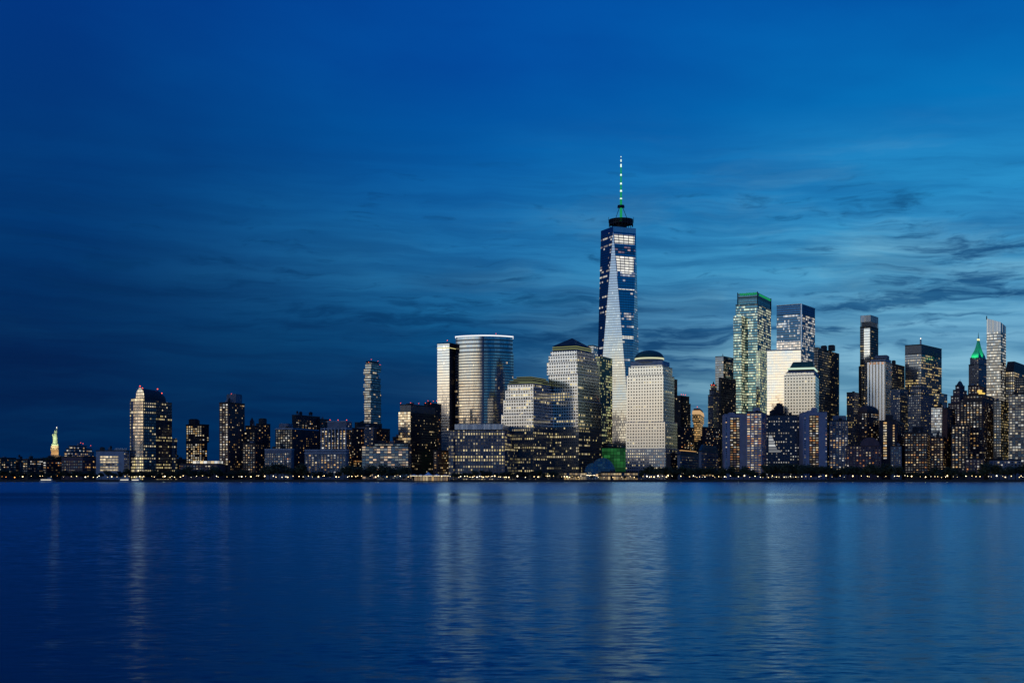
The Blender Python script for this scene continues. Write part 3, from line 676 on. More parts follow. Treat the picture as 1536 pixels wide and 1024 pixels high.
# ================================================================== apartments left of centre
building('low_block', 'low dark block hidden behind trees right of the arched tower', 'building', 1760, [(258, 266, 284, None, 688)], DARKW, win=dict(L=Wn(4, 3.6, .5, .4, P(.1)), R=Wn(4, 3.6, .5, .4, P(.1))))
r, p, z_ = building('apartment_tower', 'lone apartment tower with a full grid of small cream windows and a black side', 'apartment tower', 1740, [(279, 303, 311, None, 663), (279, 303, 313.5, 663, 636)], DARKW, a=25,
    win=dict(L=Wn(4.3, 3.35, .52, .55, P(.9, ('cream', 'white', 'cream', 'warm'), zone=lambda u, v, p_: .92 if v < .5 else .4)), R=Wn(5, 3.35, .55, .5, P(.25))))  # glowing panes put in for afterglow reflected in the glass
roofbox(r, 284, 297, 629, p[1], z_[1], DARKW)
r, p, z_ = building('podium_block', 'long low block with a glowing glass ribbon under its flat roof', 'building', 1690, [(270, 326, 338, None, 695)], PLUM, a=6, win=dict(L=Wn(4.5, 3.8, .6, .4, P(.04, rows=(1,), rowp=.15)), R=NOW))
b = MB(); q = foot(289, 328, 334, 1695, 6); b.prism(q, z_[0] - .2, Z(691, 1690), 0, 1); b.build('glass_ribbon', [M_facade('ribbon_glass', 5, 20, .05, 0, 1, (.2, .2, .2), .1, .3, (1, 1, 1), .3, .1, .02, 1, 0, (1, .75, .4), (.8, .9, 1), .8), ROOF], r)
r, p, z_ = building('brick_tower', 'tall reddish apartment tower with a stepped penthouse and a narrow lit left side', 'apartment tower', 1720, [(329, 342.5, 367, None, 603)], M_plain('rust_brick', (0.16, 0.075, 0.06), .8),
    win=dict(L=Wn(5.2, 3.75, .55, .55, P(.55, ('cream', 'dim', 'white')), mx=.5), R=Wn(4.4, 3.75, .45, .45, P(.10, ('warm', 'cream'), glass=None))))
roofbox(r, 342, 361, 592, p[0], z_[0], GREYST, 'penthouse')
beacon(r, 347, 590.5, 1740, .8, 2)
r, p, z_ = building('stepped_block', 'dark stepped apartment block with a pointed turret beside the reddish tower', 'apartment block', 1740, [(366, 383, 391, None, 646), (368, 382, 388, 646, 638)], DARKW,
    win=dict(L=Wn(4.2, 3.5, .5, .45, P(.2)), R=Wn(4.2, 3.5, .5, .45, P(.2))))
b = MB(); xt = X(378, 1750); b.box(xt - 2.6, xt + 2.6, 1748, 1753.2, z_[1] - .2, Z(632, 1740)); b.prism([(xt - 2.9, 1747.7), (xt + 2.9, 1747.7), (xt + 2.9, 1753.5), (xt - 2.9, 1753.5)], Z(632, 1740), Z(625, 1740), 0, 0, poly2=[(xt - .1, 1750.5), (xt + .1, 1750.5), (xt + .1, 1750.7), (xt - .1, 1750.7)]); b.build('turret', DARKW, r)
r, p, z_ = building('apartment_tower', 'dark slab apartment tower with a square roof hut, half hidden by the turreted block', 'apartment tower', 1800, [(384, 392, 405.5, None, 635)], DARKW, win=dict(L=Wn(4, 3.5, .5, .45, P(.15)), R=Wn(4, 3.5, .5, .45, P(.12, ('warm', 'dim')))))
roofbox(r, 389, 399, 628, p[0], z_[0], DARKW)
r, p, z_ = building('low_block', 'dark brick block with many warm windows behind trees, right of the reddish tower', 'building', 1705, [(364, 383, 399, None, 664)], BROWN, win=dict(L=Wn(4.2, 3.6, .5, .45, P(.22, ('cream', 'white', 'warm'))), R=Wn(4.2, 3.6, .5, .45, P(.14))))
r, p, z_ = building('white_frame_block', 'apartment block with a pale frame grid and a white roof line, black flank', 'apartment block', 1700, [(413, 439, 478, None, 642)], [M_plain('charcoal_panel', (.035, .036, .042), .7)], a=20,
    win=dict(L=Wn(4.2, 3.6, .55, .55, P(.10, ('cream', 'white'))), R=Wn(5, 3.6, .4, .4, P(.07, ('warm',), glass=None))), roof=PALEST)
roofbox(r, 420, 438, 636, p[0], z_[0], GREYST)
r, p, z_ = building('pale_front_block', 'lower lavender block with fine window grid in front of the white framed block', 'apartment block', 1684, [(397, 437, 441, None, 673)], [GREYST], a=14,
    win=dict(L=Wn(3.6, 3.6, .5, .55, P(.06, ('cream', 'orange', 'white')), top=4.0), R=NOW), roof=PALEST)
r, p, z_ = building('tank_slab', 'wide dark apartment slab with two round tanks on its flat roof', 'apartment block', 1800, [(438, 444, 480, None, 622)], DARKW,
    win=dict(L=NOW, R=Wn(4.4, 3.6, .45, .45, P(.12, ('cream', 'warm', 'white'), rows=(1, 2, 3), rowp=.35), top=5)))
tank(r, 451, 616.5, p[0], z_[0]); tank(r, 466, 617, p[0], z_[0], 2.8)
r, p, z_ = building('low_block', 'dark narrow block between the tank roofed slab and the white finned hotel', 'building', 1850, [(474, 480, 495, None, 628)], DARKW, win=dict(L=NOW, R=Wn(4.2, 3.6, .5, .45, P(.15, ('cream', 'orange')))))
r, p, z_ = building('finned_hotel', 'hotel with bright white vertical fins and a blank grey box on its roof', 'hotel', 1690, [(482, 519, 528, None, 642), (491, 519, 528, 642, 631)], [DARKW, GREYST], a=12,
    win=dict(L=NOW, R=Wn(4, 3.6, .5, .45, P(.15))), roof=PALEST)
d = [Vector(q) for q in p[0]]
ws = win_grid(d[0], d[1], Z(674, 1690), Z(645, 1690), 4.75, 3.5, .55, .55, P(.75, ('cream', 'cream', 'white', 'warm')), 0, 0); add_windows(r, ws)
dl = (d[1] - d[0]); n_ = Vector((dl.y, -dl.x)).normalized(); b = MB()
for k in range(8):
    q = d[0].lerp(d[1], (k + .02) / 7.05); t = dl.normalized() * .55
    b.prism([tuple(q - t + n_ * 1.4), tuple(q + t + n_ * 1.4), tuple(q + t), tuple(q - t)], Z(676, 1690), Z(641.5, 1690) + .4, 0, 0)
f = b.build('fins', PALEST, r); f['kind'] = 'stuff'
for q in ((495, 629.5), (507, 629.8), (520, 629.6)): beacon(r, q[0], q[1], 1705, .95, 3)
r, p, z_ = building('pillared_block', 'lower white block with tall window columns and a bright cornice below the finned hotel', 'hotel', 1676, [(457, 519, 523, None, 674)], [GREYST], a=8,
    win=dict(L=Wn(4.8, 3.5, .48, .58, P(.22, ('cream', 'white', 'warm'), glass='glass'), top=5.0), R=NOW), roof=PALEST)
b = MB(); q = inset(p[0], -.6); b.prism(q, z_[0] - 5.0, z_[0] - 4.0, 0, 0, bottom=True); b.build('cornice', PALEST, r)
r, p, z_ = building('dark_block', 'dark block right of the finned hotel with a cluster of orange windows near the ground', 'building', 1715, [(514, 521, 546, None, 641)], DARKW,
    win=dict(L=NOW, R=Wn(4.2, 3.6, .5, .5, P(.16, ('orange', 'warm', 'cream'), glass='glass', zone=lambda u, v, p_: .55 if v > .62 else .1))))

# ================================================================== stacked-box tower
D = 2300.0; r = empty('stacked_tower', (X(559, D), D + 15, G0), 'slender tower of shifted stacked glass boxes with jutting upper floors', 'skyscraper')
lev = [(644, 634, 0, 0), (634, 628, 0, 0), (628, 620, .4, 0), (620, 612, 0, .3), (612, 604, -.3, 0), (604, 598, .3, .2), (598, 592, .0, 0), (592, 586, -1.0, 0), (586, 580, 0.6, -.6), (580, 575, -.8, .1), (575, 571, .6, -1.0), (571, 566, -.2, -.3), (566, 561, .8, -2.5), (561, 556, -.9, -3.2), (556, 552, -.4, 0), (552, 546, .9, 0.2), (546, 543.5, 1.8, -2)]
for k, (yb, yt, ol, orr) in enumerate(lev):
    b = MB(); q = foot(546.5 + ol * 1.5, 556 + ol * .9, 571.5 + orr * 1.25, D + (k % 3), 24)
    b.prism(q, G0 if k == 0 else Z(yb, D), Z(yt, D) - .7, 0, 1, k * 91.0 + 3); b.prism(inset(q, -.9 + .6 * (k % 2)), Z(yt, D) - .7, Z(yt, D), 2, 1, bottom=True)
    b.build('stacked_floor_block', [F_JENGA, ROOF, DARKW], r)
b = MB(); q = foot(549, 557, 568, D + 4, 24); b.prism(q, Z(543.5, D), Z(540.8, D), 0, 0); b.build('roof_plant', DARKW, r)
for q in ((549, 547.5), (557, 539), (567, 541.5), (570, 547), (553, 543)): beacon(r, q[0], q[1], D + 6, .85)

r, p, z_ = building('dark_slab', 'long black flat block at the foot of the stacked-box tower', 'building', 1900, [(532, 537, 573, None, 633)], DARKW, win=dict(L=NOW, R=NOW))
r, p, z_ = building('grey_block', 'grey apartment block with scattered small lights below the stacked-box tower', 'apartment block', 1860, [(535, 560, 570, None, 639)], GREYST, win=dict(L=Wn(3.9, 3.5, .5, .5, P(.16, ('white', 'cream', 'warm'))), R=Wn(3.9, 3.5, .5, .5, P(.1))))
r, p, z_ = building('dark_block', 'dark flat-topped block just right of the stacked-box tower base', 'building', 1840, [(561, 565, 585, None, 642)], DARKW, win=dict(L=NOW, R=Wn(4.2, 3.6, .5, .45, P(.09, ('orange', 'warm'), glass='glass'))))
r, p, z_ = building('balcony_block', 'wide bluish apartment block of open balconies with peach lights', 'apartment block', 1686, [(543, 612, 617, None, 668), (562, 612, 617, 668, 664.5)], F_BALC, a=7)
roofbox(r, 566, 580, 661.5, p[1], z_[1], DARKW)
r, p, z_ = building('glass_apartment_tower', 'dark apartment tower whose left end is banded in bright gold balconies', 'apartment tower', 1750, [(598, 616, 657, None, 618), (600, 616, 653, 618, 606)], [F_DARK2, F_ROWSTOP], a=25)
b = MB(); q = [Vector(t) for t in p[0]]; n_ = Vector((q[1] - q[0]).yx); n_ = Vector((n_.x, -n_.y)).normalized()
b.face([(*(q[0] + n_ * .6), Z(668, 1750)), (*(q[1] + n_ * .6), Z(668, 1750)), (*(q[1] + n_ * .6), Z(617, 1750)), (*(q[0] + n_ * .6), Z(617, 1750))], [(0, 0), (19, 0), (19, Z(617, 1750) - Z(668, 1750)), (0, Z(617, 1750) - Z(668, 1750))])
for k in range(14):
    zz = Z(668, 1750) + k * 3.6; b.prism([tuple(q[0] + n_ * 2.2), tuple(q[1] + n_ * 2.2), tuple(q[1]), tuple(q[0])], zz, zz + .5, 1, 1, bottom=True)
b.build('balconies', [M_facade('balcony_gold', 3, 3.6, .05, .2, .95, (.1, .1, .1), .3, .2, (1, .95, .85), .75, .1, .04, .25, .25, WARM, CREAM, .6), DARKW], r)
for q in ((601, 604.5), (616, 604), (628, 605), (638, 604.2), (646, 605)): beacon(r, q[0], q[1], 1765, .8, 2)
r, p, z_ = building('dark_block', 'dark block with warm windows tucked behind the bright white slab', 'building', 1860, [(636, 642, 662, None, 604)], DARKW, win=dict(L=NOW, R=Wn(4.2, 3.6, .55, .45, P(.10, ('warm', 'orange')), top=8)))
for q in ((642, 601), (650, 601.5), (655, 601)): beacon(r, q[0], q[1], 1870, .8, 2)
r, p, z_ = building('small_block', 'small block of orange balconies peeping out left of the gold banded tower', 'building', 1830, [(589, 594, 602, None, 655)], DARKW, win=dict(L=Wn(4, 3.5, .6, .5, P(.7, ('orange', 'warm'))), R=Wn(4, 3.5, .6, .5, P(.6, ('orange', 'warm')))))
r, p, z_ = building('brick_block', 'dark brown brick block with amber windows right behind the ferry terminal', 'apartment block', 1690, [(650, 656, 679, None, 675)], BROWN, win=dict(L=Wn(4.2, 3.7, .5, .45, P(.12, ('orange', 'warm'))), R=Wn(4.2, 3.7, .5, .45, P(.15, ('orange', 'warm', 'cream')))))
# ================================================================== the bright slab and the bowed tower
D = 1960.0
r, p, z_ = building('slab_tower', 'narrow bright white glass slab tower with a black edge beside the bowed tower', 'skyscraper', D, [(656, 674, 684, None, 514)], F_SLAB, a=24, part='glass_wall')
b = MB(); q = [Vector(t) for t in p[0]]; q2 = inset(p[0], -.35)
b.prism([q2[1], q2[2], tuple(q[2] + (q[3] - q[2]).normalized() * .1), tuple(q[1] + (q[0] - q[1]).normalized() * .1)], G0, z_[0] - 1.3, 0, 0); b.build('dark_flank', DARKW, r)
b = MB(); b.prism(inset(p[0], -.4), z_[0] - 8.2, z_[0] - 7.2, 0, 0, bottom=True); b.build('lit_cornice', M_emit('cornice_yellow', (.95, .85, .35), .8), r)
beacon(r, 671, 510.5, D + 10, 1, 6)
# bowed tower: an arc of glass, narrower top storeys
D = 1950.0; cxm = X(726, D)
def arcplan(hw, bow, dep, n=36, cx=cxm, D=D):
    R_ = (hw * hw + bow * bow) / (2 * bow); th = math.asin(hw / R_); pts = []
    for i in range(n + 1):
        t = -th + 2 * th * i / n; pts.append((cx + R_ * sin(t), D + R_ - R_ * cos(t)))
    return pts + [(cx + hw, D + bow + dep), (cx - hw, D + bow + dep)]
hw = (770 - 682) / 2 / F * (D + 18)
r = empty('bowed_tower', (cxm, D + 25, G0), 'broad bow-fronted glass tower with stacked bright and dark floor bands', 'skyscraper')
pl = arcplan(hw, 19, 26)
def smoothprism(b, pl, z0, z1, m=0, mtop=1, u0=0):
    n0 = len(b.f); b.prism(pl, z0, z1, m, mtop, u0)
    # continuous panes round the bow
    u = u0
    for i in range(len(pl)):
        a, c = pl[i], pl[(i + 1) % len(pl)]; L = math.hypot(c[0] - a[0], c[1] - a[1])
        b.uv[n0 + i] = [(u, z0), (u + L, z0), (u + L, z1), (u, z1)]; u += L
        b.sm[n0 + i] = i < len(pl) - 3
b = MB(); smoothprism(b, pl, G0, Z(529, D)); b.build('bowed_glass_wall', [F_CURVE, ROOF], r, merge=False)
hw2 = (769 - 683.5) / 2 / F * (D + 18); pl2 = arcplan(hw2, 18, 24)
b = MB(); smoothprism(b, [(x_, y_ + .5) for x_, y_ in pl2], Z(529, D), Z(504, D))
b.build('upper_storeys', [M_facade('banded_top', 1.6, 6.2, .03, .40, 1, (.03, .034, .045), .15, .2, (.85, .92, 1), .62, .08, .02, .0, .0), ROOF], r)
b = MB(); b.prism(inset(pl2, -.8), Z(504, D), Z(502.2, D), 0, 1); b.build('crown_light', [CROWNLIGHT, ROOF], r)
beacon(r, 744, 500.2, D + 20, .8, 2)
r, p, z_ = building('office_block', 'wide bluish office block with rows of yellow windows at the foot of the bowed tower', 'office block', 1690, [(674, 757, 775, None, 644)], F_BASE, a=6)
b = MB(); q = foot(682, 754, 771, 1694, 6); b.prism(q, z_[0] + .1, Z(635.5, 1690), 0, 1); b.build('glass_screen', [M_facade('screen_glass', 3, 30, .08, 0, 1, (.5, .52, .58), .2, .3, (.9, .93, 1), .55, .3, .06, 0, 0), ROOF], r)
b = MB(); b.prism(foot(673, 680, 682, 1688, 6, 30), G0, Z(654, 1690), 0, 1, 900); b.build('end_bay', [F_BASE, ROOF], r)
r, p, z_ = building('office_block', 'dark low office block between the wide bluish block and the stepped tower', 'office block', 1700, [(757, 762, 790, None, 671)], F_WFCLOW, a=12)

# ================================================================== granite towers with lit crowns
def crown_cove(root, poly, z, h=1.1, out=-.5, mat=None):
    b = MB(); b.prism(inset(poly, out), z, z + h, 0, 0, bottom=True); return b.build('cove_light', mat or CORNICELIGHT, root)
def granite(name, label, D, a, lower, tiers, glass, split, low_mat, dep=None):
    """tiers (xl, xc, xr, yb, yt); below row `split` the lower storeys get a darker granite with reflected shade painted in"""
    polys = []; c0 = centre(foot(*lower[:3], D, a, dep)); root = empty(name, (*c0, G0), label, 'skyscraper'); USEED[0] += 1; u0 = USEED[0] * 173.0
    b = MB(); q = foot(*lower[:3], D, a, dep); b.prism(q, G0, Z(split, D), 0, 1, u0); b.build('lower_storeys', [low_mat, ROOF], root)
    for i, t in enumerate(tiers):
        q = foot(t[0], t[1], t[2], D + 1.5 + 2.2 * i, a, dep); polys.append(q)
        b = MB(); b.prism(q, Z(t[3], D), Z(t[4], D), 0, 1, u0); b.prism(inset(q, -.2), Z(t[4], D) - .5, Z(t[4], D) + .2, 2, 1, bottom=True)
        b.build('tower_wall', [glass, ROOF, PALEST], root)
    return root, polys
D = 1760.0
r, pl = granite('stepped_tower', 'stepped granite office tower with a flat layered crown edged in green light', D, 27, (752, 800, 835), [(752, 800, 835, 640, 620), (755, 800, 832, 620, 598), (758, 800, 829, 598, 584), (761.5, 800, 826.5, 584, 575)], F_GRAN, 640, F_WFCLOW)
b = MB(); b.prism(foot(762.5, 799, 826, D + 9, 27), Z(575, D), Z(572.5, D), 0, 1); q1 = foot(764, 798.5, 825, D + 10, 27)
b.prism(q1, Z(571.6, D), Z(569.5, D), 0, 1); b.prism(foot(770, 797, 822, D + 13, 27), Z(569.5, D), Z(566.5, D), 0, 1); b.prism(foot(775, 796, 819, D + 17, 27), Z(566.5, D), Z(563, D), 0, 1)
b.build('crown', [SLATE, ROOF], r)
for zz, q in ((573.1, foot(763, 799, 826, D + 9, 27)), (569.6, foot(765, 798, 824.5, D + 10, 27)), (566.6, foot(770, 797, 822, D + 13, 27)), (563.6, foot(775, 796, 819, D + 17, 27))): crown_cove(r, q, Z(zz, D), .4)
D = 1800.0
r, pl = granite('pyramid_tower', 'granite office tower topped by a dark pyramid roof over a yellow lit band', D, 29, (828, 868, 903), [(828, 867, 902, 640, 600), (823, 866.5, 899, 600, 560), (820.5, 866, 897.5, 560, 541), (823, 865.5, 895, 541, 531), (826, 865, 891, 531, 524)], F_GRAN, 640, F_WFCLOW)
q = foot(829, 864, 887, D + 14, 29); b = MB(); b.prism(q, Z(524, D), Z(517, D), 0, 1)
cc = centre(q); b.prism(inset(q, -.8), Z(516, D), Z(502, D), 0, 0, poly2=[(cc[0] + dx_, cc[1] + dy_) for dx_, dy_ in ((-.2, -.2), (.2, -.2), (.2, .2), (-.2, .2))], bottom=True)
b.build('pyramid_roof', [SLATE, SLATE], r); crown_cove(r, q, Z(521.5, D), 1.1); crown_cove(r, q, Z(518.2, D), 1.0)
D = 1770.0
r, pl = granite('domed_tower', 'pale granite office tower with a round green dome and lit drum', D, 24, (938.5, 998, 1018), [(939, 997.5, 1016, 672, 632), (940, 995, 1011.5, 632, 561), (943, 994.5, 1008.5, 561, 548), (946.5, 993, 1003.5, 548, 540.5)], F_GRAN2, 672,
    M_facade('granite_shaded_dots', 3.2, 4.1, .24, .26, .76, (.20, .20, .25), .18, .25, (.85, .92, 1), .5, .1, .05, .10, .06, CREAM, YEL, .6))
cc = centre(pl[-1]); zz = Z(538, D); R0 = 22.3 / F * D; cx_ = X(974, cc[1])
b = MB(); b.prism(inset(pl[-1], -.6), Z(546.5, D), Z(540.5, D) + .5, 0, 1); b.build('cornice', [PALEST, ROOF], r)
b = MB(); b.cyl(cx_, cc[1], Z(541, D), Z(533.5, D), R0 * .97, n=36); b.build('drum', GREYST, r)
b = MB(); b.cyl(cx_, cc[1], Z(536.6, D), Z(534.2, D), R0 * 1.0, n=36); b.build('drum_light', M_emit('drum_lamp', (.9, .92, .6), .7), r)
b = MB(); b.lathe(cx_, cc[1], [(R0 * 1.02, Z(533.6, D)), (R0 * 1.02, Z(533, D))] + [(R0 * .97 * cos(t), Z(533, D) + (Z(522, D) - Z(533, D)) * sin(t)) for t in [i * pi / 20 for i in range(10)]] + [(0, Z(521.8, D))], 36); b.build('dome', COPPER, r)
D = 1760.0
r, pl = granite('flat_topped_tower', 'pale granite office tower with a sloped green truncated roof before the white slab', D, 17.5, (1170, 1224, 1229.5), [(1176, 1223, 1228.5, 622, 562), (1178.5, 1221, 1226.5, 562, 557.5)], F_GRAN2, 622, F_WFCLOW)
q = foot(1181, 1222, 1227.5, D + 5, 17.5); b = MB(); b.prism(inset(q, -.6), Z(560, D), Z(556, D), 0, 1, bottom=True); b.build('cornice', [PALEST, ROOF], r)
q = foot(1182, 1221, 1226, D + 6, 17.5); b = MB(); b.prism(q, Z(556, D), Z(553, D), 0, 1); b.build('attic', [DARKW, ROOF], r)
crown_cove(r, q, Z(551.6, D), 1.3, -1.0, M_emit('attic_lamp', (.75, 1, .8), .75))
q = foot(1184, 1220.5, 1225, D + 7, 17.5); q2 = foot(1189.5, 1219, 1222.5, D + 12, 17.5, 12); b = MB(); b.prism(q, Z(551, D), Z(541, D), 0, 0, poly2=q2); b.build('truncated_roof', COPPER, r)

building('grey_tower', 'pale grey tower top showing between the pyramid tower and the tall spire tower', 'skyscraper', 2200, [(882, 890, 905, None, 517.5)], M_facade('pale_rows', 2.4, 4.1, .05, .3, .95, (.2, .22, .26), .2, .3, (.9, .95, 1), .5, .1, .03, .06, .22, CREAM, WHITE, .5), a=24)

# ================================================================== the tallest tower: square below turning through eight tall triangles
D = 2090.0; a_ = radians(21.0)
near = Vector((X(946.5, D), D)); s_ = 61.5
dl = Vector((-cos(a_), sin(a_))); dr = Vector((sin(a_), cos(a_)))
c0 = near + (dl + dr) * s_ / 2
B4 = [near + dl * s_, near, near + dr * s_, near + (dl + dr) * s_]          # left, near, right, back
T4 = [(B4[i] + B4[(i + 1) % 4]) / 2 for i in range(4)]                       # over the middles of the sides
z0, z1 = Z(664, D), Z(345, D)
r = empty('spire_tower', (c0.x, c0.y, G0), 'tallest tower, tapering faceted glass shaft with a mast glowing green and white', 'skyscraper')
b = MB(); b.prism([tuple(q) for q in B4], G0, z0, 0, 1, 5); b.build('base', [F_ONEDARK, ROOF], r)
for i in range(4):
    p0, p1 = B4[i], B4[(i + 1) % 4]; t = T4[i]
    L = (p1 - p0).length
    b = MB(); b.face([(*p0, z0), (*p1, z0), (*t, z1)], [(i * 300, z0), (i * 300 + L, z0), (i * 300 + L / 2, z1)]); b.build('glass_facet', F_ONE, r)
    tn = T4[(i + 1) % 4]; L2 = (tn - t).length; c = p1
    b = MB(); b.face([(*c, z0), (*tn, z1), (*t, z1)], [(i * 300 + 150 + L2 / 2, z0), (i * 300 + 150 + L2, z1), (i * 300 + 150, z1)]); b.build('glass_facet', F_ONEDARK, r)
# bright office floors near the top of the right-hand facets, behind the glass line
FL = M_facade('bright_floors', 9.5, 4.4, .06, .24, .92, (.03, .035, .05), .1, .3, (1, 1, 1), .3, .1, .02, .995, 0, (1, .93, .72), (1, .95, .8), .95, smin=.75)
FO = M_facade('amber_floors', 6.5, 4.4, .06, .25, .85, (.05, .03, .03), .1, .3, (1, 1, 1), .3, .1, .02, .45, 0, (1, .45, .3), (.9, .6, .5), .45)
def facet_band(i, ya, yb, u0, u1, mat, name):
    """a band of lit storeys lying just proud of the downward facet between tops i and i+1"""
    t, tn, c = T4[i], T4[(i + 1) % 4], B4[(i + 1) % 4]
    n_ = ((tn - t).normalized()); n_ = Vector((n_.y, -n_.x)); pts = []; uvs = []
    for z, us in ((Z(yb, D), (u0, u1)), (Z(ya, D), (u1, u0))):
        k = (z - z0) / (z1 - z0); l_, r_ = c.lerp(t, k), c.lerp(tn, k)
        for uu in us:
            q = l_.lerp(r_, uu) + n_ * .25; pts.append((*q, z)); uvs.append((uu * 43, z))
    b = MB(); b.face([pts[0], pts[1], pts[2], pts[3]], uvs); return b.build(name, mat, r)
facet_band(0, 349, 363, .03, .93, FL, 'lit_floor_band'); facet_band(0, 367, 378, .03, .97, FO, 'lit_floor_band'); facet_band(0, 382, 405, .04, .92, FL, 'lit_floor_band')
facet_band(0, 406, 408, .3, .8, FL, 'lit_floor_band')
facet_band(0, 431.5, 434, .0, .98, FL, 'lit_floor_band'); facet_band(0, 503, 507, .0, .98, FL, 'lit_floor_band')
facet_band(3, 382, 402, .2, .8, F_ONEDARK, 'lit_floor_band')
b = MB(); b.prism([tuple(q) for q in T4], z1, Z(337.5, D), 0, 1, 3); b.build('parapet', [M_facade('parapet_glass', 1.6, 30, .05, 0, 1, (.05, .06, .08), .3, .2, (.6, .75, 1), .45, .08, .02, 0, 0), ROOF], r)
xm = X(931.5, c0.y); ym = c0.y
zr = Z(337.5, c0.y)
b = MB()
for h0, h1 in ((0.8, 2.6), (4.4, 6.0), (7.6, 8.8)): b.cyl(xm, ym, zr + h0, zr + h1, 20.5, n=40, sm=True)
for k in range(24): b.cyl(xm + 20 * cos(k * pi / 12), ym + 20 * sin(k * pi / 12), zr - 3, zr + 8, .55, n=5)
b.cyl(xm, ym, zr - 4, zr + 2.5, 10, n=28); b.build('communication_ring', DARKMETAL, r)
ys = [(337, 312, 2.3, 'g'), (308, 299, 1.9, 'g'), (299, 297, 1.9, 'w'), (297, 288, 1.6, 'g'), (288, 285, 1.7, 'w'), (285, 277, 1.45, 'g'), (277, 274, 1.5, 'w'), (274, 264, 1.3, 'g'), (264, 261, 1.35, 'w'), (261, 251, 1.15, 'g'), (251, 246, 1.15, 'w'), (246, 243, 1.0, 'd'), (243, 239, .85, 'w'), (239, 236, .7, 'd')]
mast = MB(); mast.cyl(xm, ym, zr - 4, Z(236, ym), 1.5, .4, n=10); mast.cyl(xm, ym, Z(311.5, ym), Z(308, ym), 6.2, 5.6, n=16)
mo = mast.build('mast', DARKMETAL, r)
for ya, yb, rad, k in ys:
    if k == 'd': continue
    b = MB(); b.cyl(xm, ym, Z(ya, ym) + .2, Z(yb, ym) - .2, rad, rad * .96, n=12); b.build('mast_light', {'g': GREENLED, 'w': WHITELED}[k], mo)
b = MB(); b.ball((xm, ym, Z(235.3, ym)), .9); b.build('beacon', WHITELED, mo)
for k in range(3):
    t = radians(-90 + 55 + k * 125); b = MB(); b.tube((xm + 15 * cos(t), ym + 15 * sin(t), zr + 2), (xm + 3 * cos(t), ym + 3 * sin(t), Z(311, ym)), .45, .45); b.build('guy_cable', DARKMETAL, mo)
for k in (-21, 21):
    b = MB(); b.cyl(xm + k, ym - 2, zr + 3, zr + 13, .35, n=5); b.build('antenna', DARKMETAL, r)
# between the pyramid tower and the domed tower
r, p, z_ = building('mesh_wrapped_block', 'low block wrapped in glowing green mesh at the foot of the tallest tower', 'building', 1940, [(899, 948, 954, None, 670.5)], F_NET, a=6, part='mesh_screen')
r, p, z_ = building('dark_glass_tower', 'black block with yellow lit floors standing in for a reflection in the tallest tower', 'skyscraper', 1990, [(893, 900, 918.5, None, 534)], M_facade('tower_reflection_glass', 2.2, 4.1, .1, .25, .85, (.01, .014, .014), .1, .2, (.5, .7, .6), .16, .08, .02, .14, .35, YEL, GREENY, .6, 18, .75), a=28)  # object standing in for a dark reflection in the facet behind
r, p, z_ = building('low_block', 'dark terraced block behind the glass vault, under the tallest tower', 'building', 1960, [(905, 912, 950, None, 664)], F_DARK2, a=18)
D = 1690.0
r = empty('glass_vault_hall', (X(890, D), D + 20, G0), 'dark barrel-vaulted glass hall low between the pyramid and domed towers', 'hall')
b = MB(); x0, x1 = X(874, D), X(922, D); n = 14
def vault(xa, xb, ya, yb, zt, b, m=0):
    pr = [((xa + xb) / 2 - (xb - xa) / 2 * cos(pi * i / n), G0 + 6 + (zt - G0 - 6) * sin(pi * i / n)) for i in range(n + 1)]
    pr = [(xa, G0)] + pr + [(xb, G0)]
    for (xp, zp), (xq, zq) in zip(pr, pr[1:]): b.face([(xp, ya, zp), (xq, ya, zq), (xq, yb, zq), (xp, yb, zp)][::-1], None, 1, True)
    b.face([(a, ya, c) for a, c in pr], [(a, c) for a, c in pr], m)
vault(X(886, D), X(925, D), D + 14, D + 60, Z(686, D), b); vault(X(876, D), X(902, D), D, D + 14, Z(694, D), b)
b.build('vault', [M_facade('vault_panes', 3.4, 3.4, .05, .06, .95, (.03, .04, .05), .2, .3, (.7, .85, 1), .30, .1, .06, .02, 0), SLATE], r)
r, p, z_ = building('waterfront_pavilion', 'long low glass pavilion glowing amber on the promenade left of the glass vault', 'pavilion', 1652, [(846, 880, 884, None, 708)], F_SHOP, a=2, dep=14)
r, p, z_ = building('waterfront_pavilion', 'long low glass pavilion glowing amber on the promenade below the domed tower', 'pavilion', 1655, [(902, 957, 962, None, 708)], F_SHOP, a=4, dep=14)
b = MB(); b.prism(foot(902, 957, 962, 1652, 4, 18), Z(708, 1655) + .1, Z(707, 1655), 0, 0, bottom=True); b.build('roof_slab', DARKW, r)
b = MB(); xa = X(884, 1648); 
r = empty('entrance_canopy', (X(886, 1640), 1640, G0), 'small bright lit canopy at the water entrance of the glass vault', 'canopy')
b.box(X(878, 1640), X(894, 1640), 1634, 1644, G0 + 6.2, G0 + 6.8); b.build('canopy_roof', DARKW, r)
for k in range(4):
    b = MB(); b.cyl(X(879 + k * 4.6, 1640), 1635, G0, G0 + 6.2, .3, n=8); b.build('post', PALEMETAL, r)
b = MB(); b.box(X(879, 1640), X(893, 1640), 1636, 1642, G0 + 5.7, G0 + 6.1); b.build('ceiling_light', M_emit('canopy_lamp', (1, .85, .55), 4.0), r)

